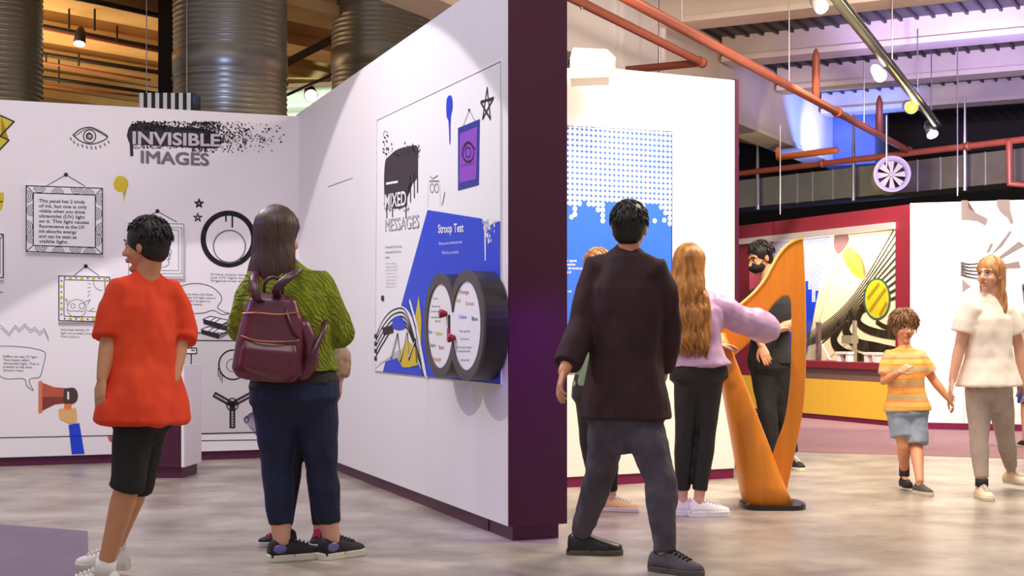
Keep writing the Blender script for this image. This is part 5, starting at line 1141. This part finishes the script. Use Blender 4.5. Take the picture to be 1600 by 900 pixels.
# child in green behind him
Yg = 8.45
J = JW(Yg, head=(934, 420), sha=(917, 476), shb=(962, 476), ela=(911, 538), wra=(909, 586), haa=(910, 604), elb=(968, 535), wrb=(960, 580, .15), hipa=(920, 612), hipb=(945, 612), kna=(920, 690), knb=(952, 690, -.05), ana=(935, 770, .1), anb=(955, 768))
fl(J, 'ana', 'anb', z=.09)
t = person('child in a sage green satin sleeve and black leggings half hidden behind the walking man', J, .93, .9, (.1, 1, 0), skinm=sk_light, browm=h_fair, fvec={'a': (.9, -.2), 'b': (.9, -.2)})
bottoms(J, mat('black_leggings', (20, 18, 24), .7), 'leggings', .008, .95, amp=.003)
top(J, mat('sage_green_satin', (132, 154, 124), .4, rgb2=(96, 120, 92), scale=10), 'green_blouse', z0=.05, o=.014, upto=.97, puff=.03, amp=.010)
hair_short(J, h_fair)
for k in 'ab': shoe(t, J['an'+k], (.92, -.25), .23, mat('yellow_cream_knit', (226, 190, 130), .7), m_rubber, m_rubber)

# girl in lilac at the harp
Yh = 8.2
J = JW(Yh, head=(1078, 416), sha=(1060, 468, -.02), shb=(1112, 468, .02), ela=(1056, 520, .2), wra=(1118, 538, .34), haa=(1150, 540, .38), elb=(1165, 502, .12), wrb=(1207, 516, .26), hab=(1222, 512, .30),
       hipa=(1077, 582), hipb=(1107, 582), kna=(1070, 680), knb=(1103, 680), ana=(1066, 772, .05), anb=(1092, 772))
fl(J, 'ana', 'anb', z=.10)
t = person('girl from behind with long wavy golden hair in a lilac blouse, playing the harp', J, .97, .88, (.35, 1, 0), skinm=sk_light, browm=h_fair, fvec={'a': (1, .1), 'b': (1, .05)}, hips=1.12, palm={'a': (0, 0, -1), 'b': (0, 0, -1)})
bottoms(J, mat('black_stretch_trousers', (26, 22, 24), .6), 'leggings', .010, .93, amp=.002, top_k=.2)
top(J, mat('lilac_satin', (206, 168, 204), .38, rgb2=(180, 140, 182), scale=6), 'lilac_blouse', z0=.09, o=.020, upto=.97, puff=.034, amp=.016, flare=.05)
hair_long(J, h_blond, L=.52, width=.145, back=.065, n=300, wave=.015, taper=.85, r=.009, front=.25)
for k in 'ab': shoe(t, J['an'+k], (1, .05), .25, m_wshoe, mat('white_sole', (244, 242, 240), .5), m_wshoe, sole_h=.034)

# man with mask behind the harp
Yk = 10.9
J = JW(Yk, head=(1188, 403), sha=(1180, 458, -.12), shb=(1224, 456, .10), ela=(1178, 505, -.2), wra=(1190, 540, -.3), elb=(1237, 505, .02), wrb=(1213, 516, -.26), hab=(1198, 518, -.32),
       hipa=(1192, 566), hipb=(1217, 566), kna=(1199, 640, -.05), knb=(1222, 640, .05), ana=(1206, 715), anb=(1236, 712, .15))
fl(J, 'ana', 'anb', z=.10)
fh = V(-.88, -.38, -.34)
t = person('man in a black face mask and black t-shirt standing behind the harp', J, 1.03, .98, fh, skinm=sk_warm, browm=h_black, fvec={'a': (-.8, -.4), 'b': (.1, -1)}, curl=.5)
bottoms(J, mat('black_jeans', (26, 22, 24), .75), 'jeans', .012, .96, wide=.01, amp=.006)
top(J, mat('black_cotton', (34, 30, 34), .85), 'black_t_shirt', z0=-.02, o=.014, upto=.42, puff=.02, amp=.006)
hair_short(J, h_black, thick=.009, length=.05)
H, s = J['H'], J['hsz']; P = lambda a, b, d: H['c']+H['s']*(a*s)+H['f']*(b*s)+H['u']*(d*s)
bm = bmesh.new(); ell(bm, P(0, .048, -.054), H['s']*.064*s, H['f']*.070*s, H['u']*.050*s, nu=20, nv=14)
for k in (-1, 1): tube(bm, [P(k*.055, .06, -.04), P(k*.075, .0, -.005)], .004, seg=6)
o = link('face_mask', remesh(bm, .005, 2), mat('black_mask_cloth', (22, 20, 22), .8), t, True)
for k, d in (('a', (-.6, -.8)), ('b', (.25, -1))): shoe(t, J['an'+k], d, .28, m_bshoe, m_rubber, m_rubber)

# boy in stripes
Yb = 9.6
J = JW(Yb, head=(1413, 512), sha=(1391, 553), shb=(1437, 553), ela=(1381, 596, -.02), wra=(1405, 582, -.16), haa=(1420, 570, -.17), elb=(1459, 594), wrb=(1481, 622, -.04), hab=(1491, 636, -.06),
       hipa=(1405, 640), hipb=(1431, 640), kna=(1412, 698, -.05), knb=(1432, 698, -.06), ana=(1413, 748, .02), anb=(1437, 765, -.28))
J['ana'].z = .12; J['anb'].z = .09
t = person('boy in an orange and grey striped t-shirt and light denim shorts walking towards the camera', J, .74, 1.02, (.05, -1, -.05), hs=1.24, skinm=sk_warm, browm=h_boy, fvec={'a': (-.1, -1), 'b': (.3, -1)}, curl=1.0, palm={'a': (0, .6, -.5)}, openm=True)
bottoms(J, mat('light_denim', (162, 174, 190), .85, rgb2=(126, 142, 164), scale=9), 'denim_shorts', .016, .46, wide=.03, amp=.006)
top(J, stripe_mat('orange_grey_stripes', [(0, (250, 184, 96)), (.30, (246, 150, 84)), (.48, (196, 176, 130)), (.74, (236, 178, 90)), (.88, (244, 160, 80))], .098), 'striped_t_shirt', z0=-.02, o=.014, upto=.46, puff=.012, amp=.006, flare=.03, vox=.007)
hair_short(J, h_boy, thick=.022, n=520, length=.07, fringe=.36)
shoe(t, J['ana'], (-.05, -1), .19, m_bshoe, m_bshoe, None, floor=.02); shoe(t, J['anb'], (.3, -1), .19, mat('grey_canvas', (80, 76, 78), .7), m_rubber, None)
for k in 'a': bm = bmesh.new(); a_ = J['an'+k]; tube(bm, [a_-Z*.03, a_+Z*.06], [.036, .036], seg=14); obj('sock', bm, mat('dark_grey_sock', (60, 56, 62), .9), t, True)

# girl in white top
Yr = 9.2
J = JW(Yr, head=(1546, 430, -.02), sha=(1514, 476, -.05), shb=(1572, 480, .05), ela=(1500, 540, -.04), wra=(1488, 594, -.06), haa=(1484, 614, -.08), elb=(1592, 540, .06), wrb=(1600, 596, .04), hab=(1602, 616, .02),
       hipa=(1530, 606, -.03), hipb=(1560, 606, .03), kna=(1530, 690, -.08), knb=(1572, 690, .1), ana=(1534, 768, -.12), anb=(1580, 745, .42))
J['ana'].z = .10; J['anb'].z = .14
t = person('girl in a loose white t-shirt and pale grey leggings walking, head turned left', J, .95, .92, (-.72, -.68, .05), skinm=sk_light, browm=h_fair, fvec={'a': (0, -1), 'b': (.3, -1)}, palm={'a': (1, 0, 0), 'b': (-1, 0, 0)})
bottoms(J, mat('pale_grey_leggings', (188, 172, 160), .8, rgb2=(160, 144, 134), scale=6), 'leggings', .010, .95, amp=.003)
top(J, mat('white_cotton', (244, 232, 220), .85), 'white_t_shirt', z0=.02, o=.022, upto=.42, puff=.022, amp=.010, flare=.10)
hair_long(J, h_fair, L=.30, width=.09, back=.01, n=200, wave=.006, taper=.75, r=.007, front=.36)
H = J['H']; fw = V(-.15, -1, 0).normalized(); c = (J['mid']+J['pel'])/2+fw*.132
shoe(t, J['ana'], (0, -1), .235, mat('cream_trainer', (244, 226, 194), .6), m_rubber, m_rubber); shoe(t, J['anb'], (.3, -1), .235, mat('cream_trainer', (244, 226, 194), .6), m_rubber, m_rubber, floor=.04)
for k in 'a': bm = bmesh.new(); a_ = J['an'+k]; tube(bm, [a_-Z*.02, a_+Z*.03], [.042, .042], seg=14); obj('sock', bm, m_bshoe, t, True)

# person cut by the right edge
Ye = 13.0
J = JW(Ye, head=(1613, 458), sha=(1600, 492), shb=(1632, 492), ela=(1594, 530), wra=(1592, 566), elb=(1640, 530), wrb=(1642, 566), hipa=(1606, 582), hipb=(1624, 582), kna=(1604, 632), knb=(1626, 632), ana=(1603, 688), anb=(1627, 688))
fl(J, 'ana', 'anb', z=.09)
t = person('person with dark hair and blue shorts cut by the right edge of the photo', J, .93, .95, (0, 1, 0), skinm=sk_light, browm=h_black)
bottoms(J, mat('bright_blue_cotton', (40, 70, 190), .8), 'shorts', .016, .50, wide=.02)
top(J, mat('dusty_pink_cotton', (216, 176, 170), .85), 'pink_top', z0=0, o=.014, upto=.45, puff=.015)
hair_long(J, h_brown, L=.22, width=.08, back=.02, n=90, wave=.004, r=.008)
for k in 'ab': shoe(t, J['an'+k], (0, 1), .23, m_bshoe, m_rubber, None)
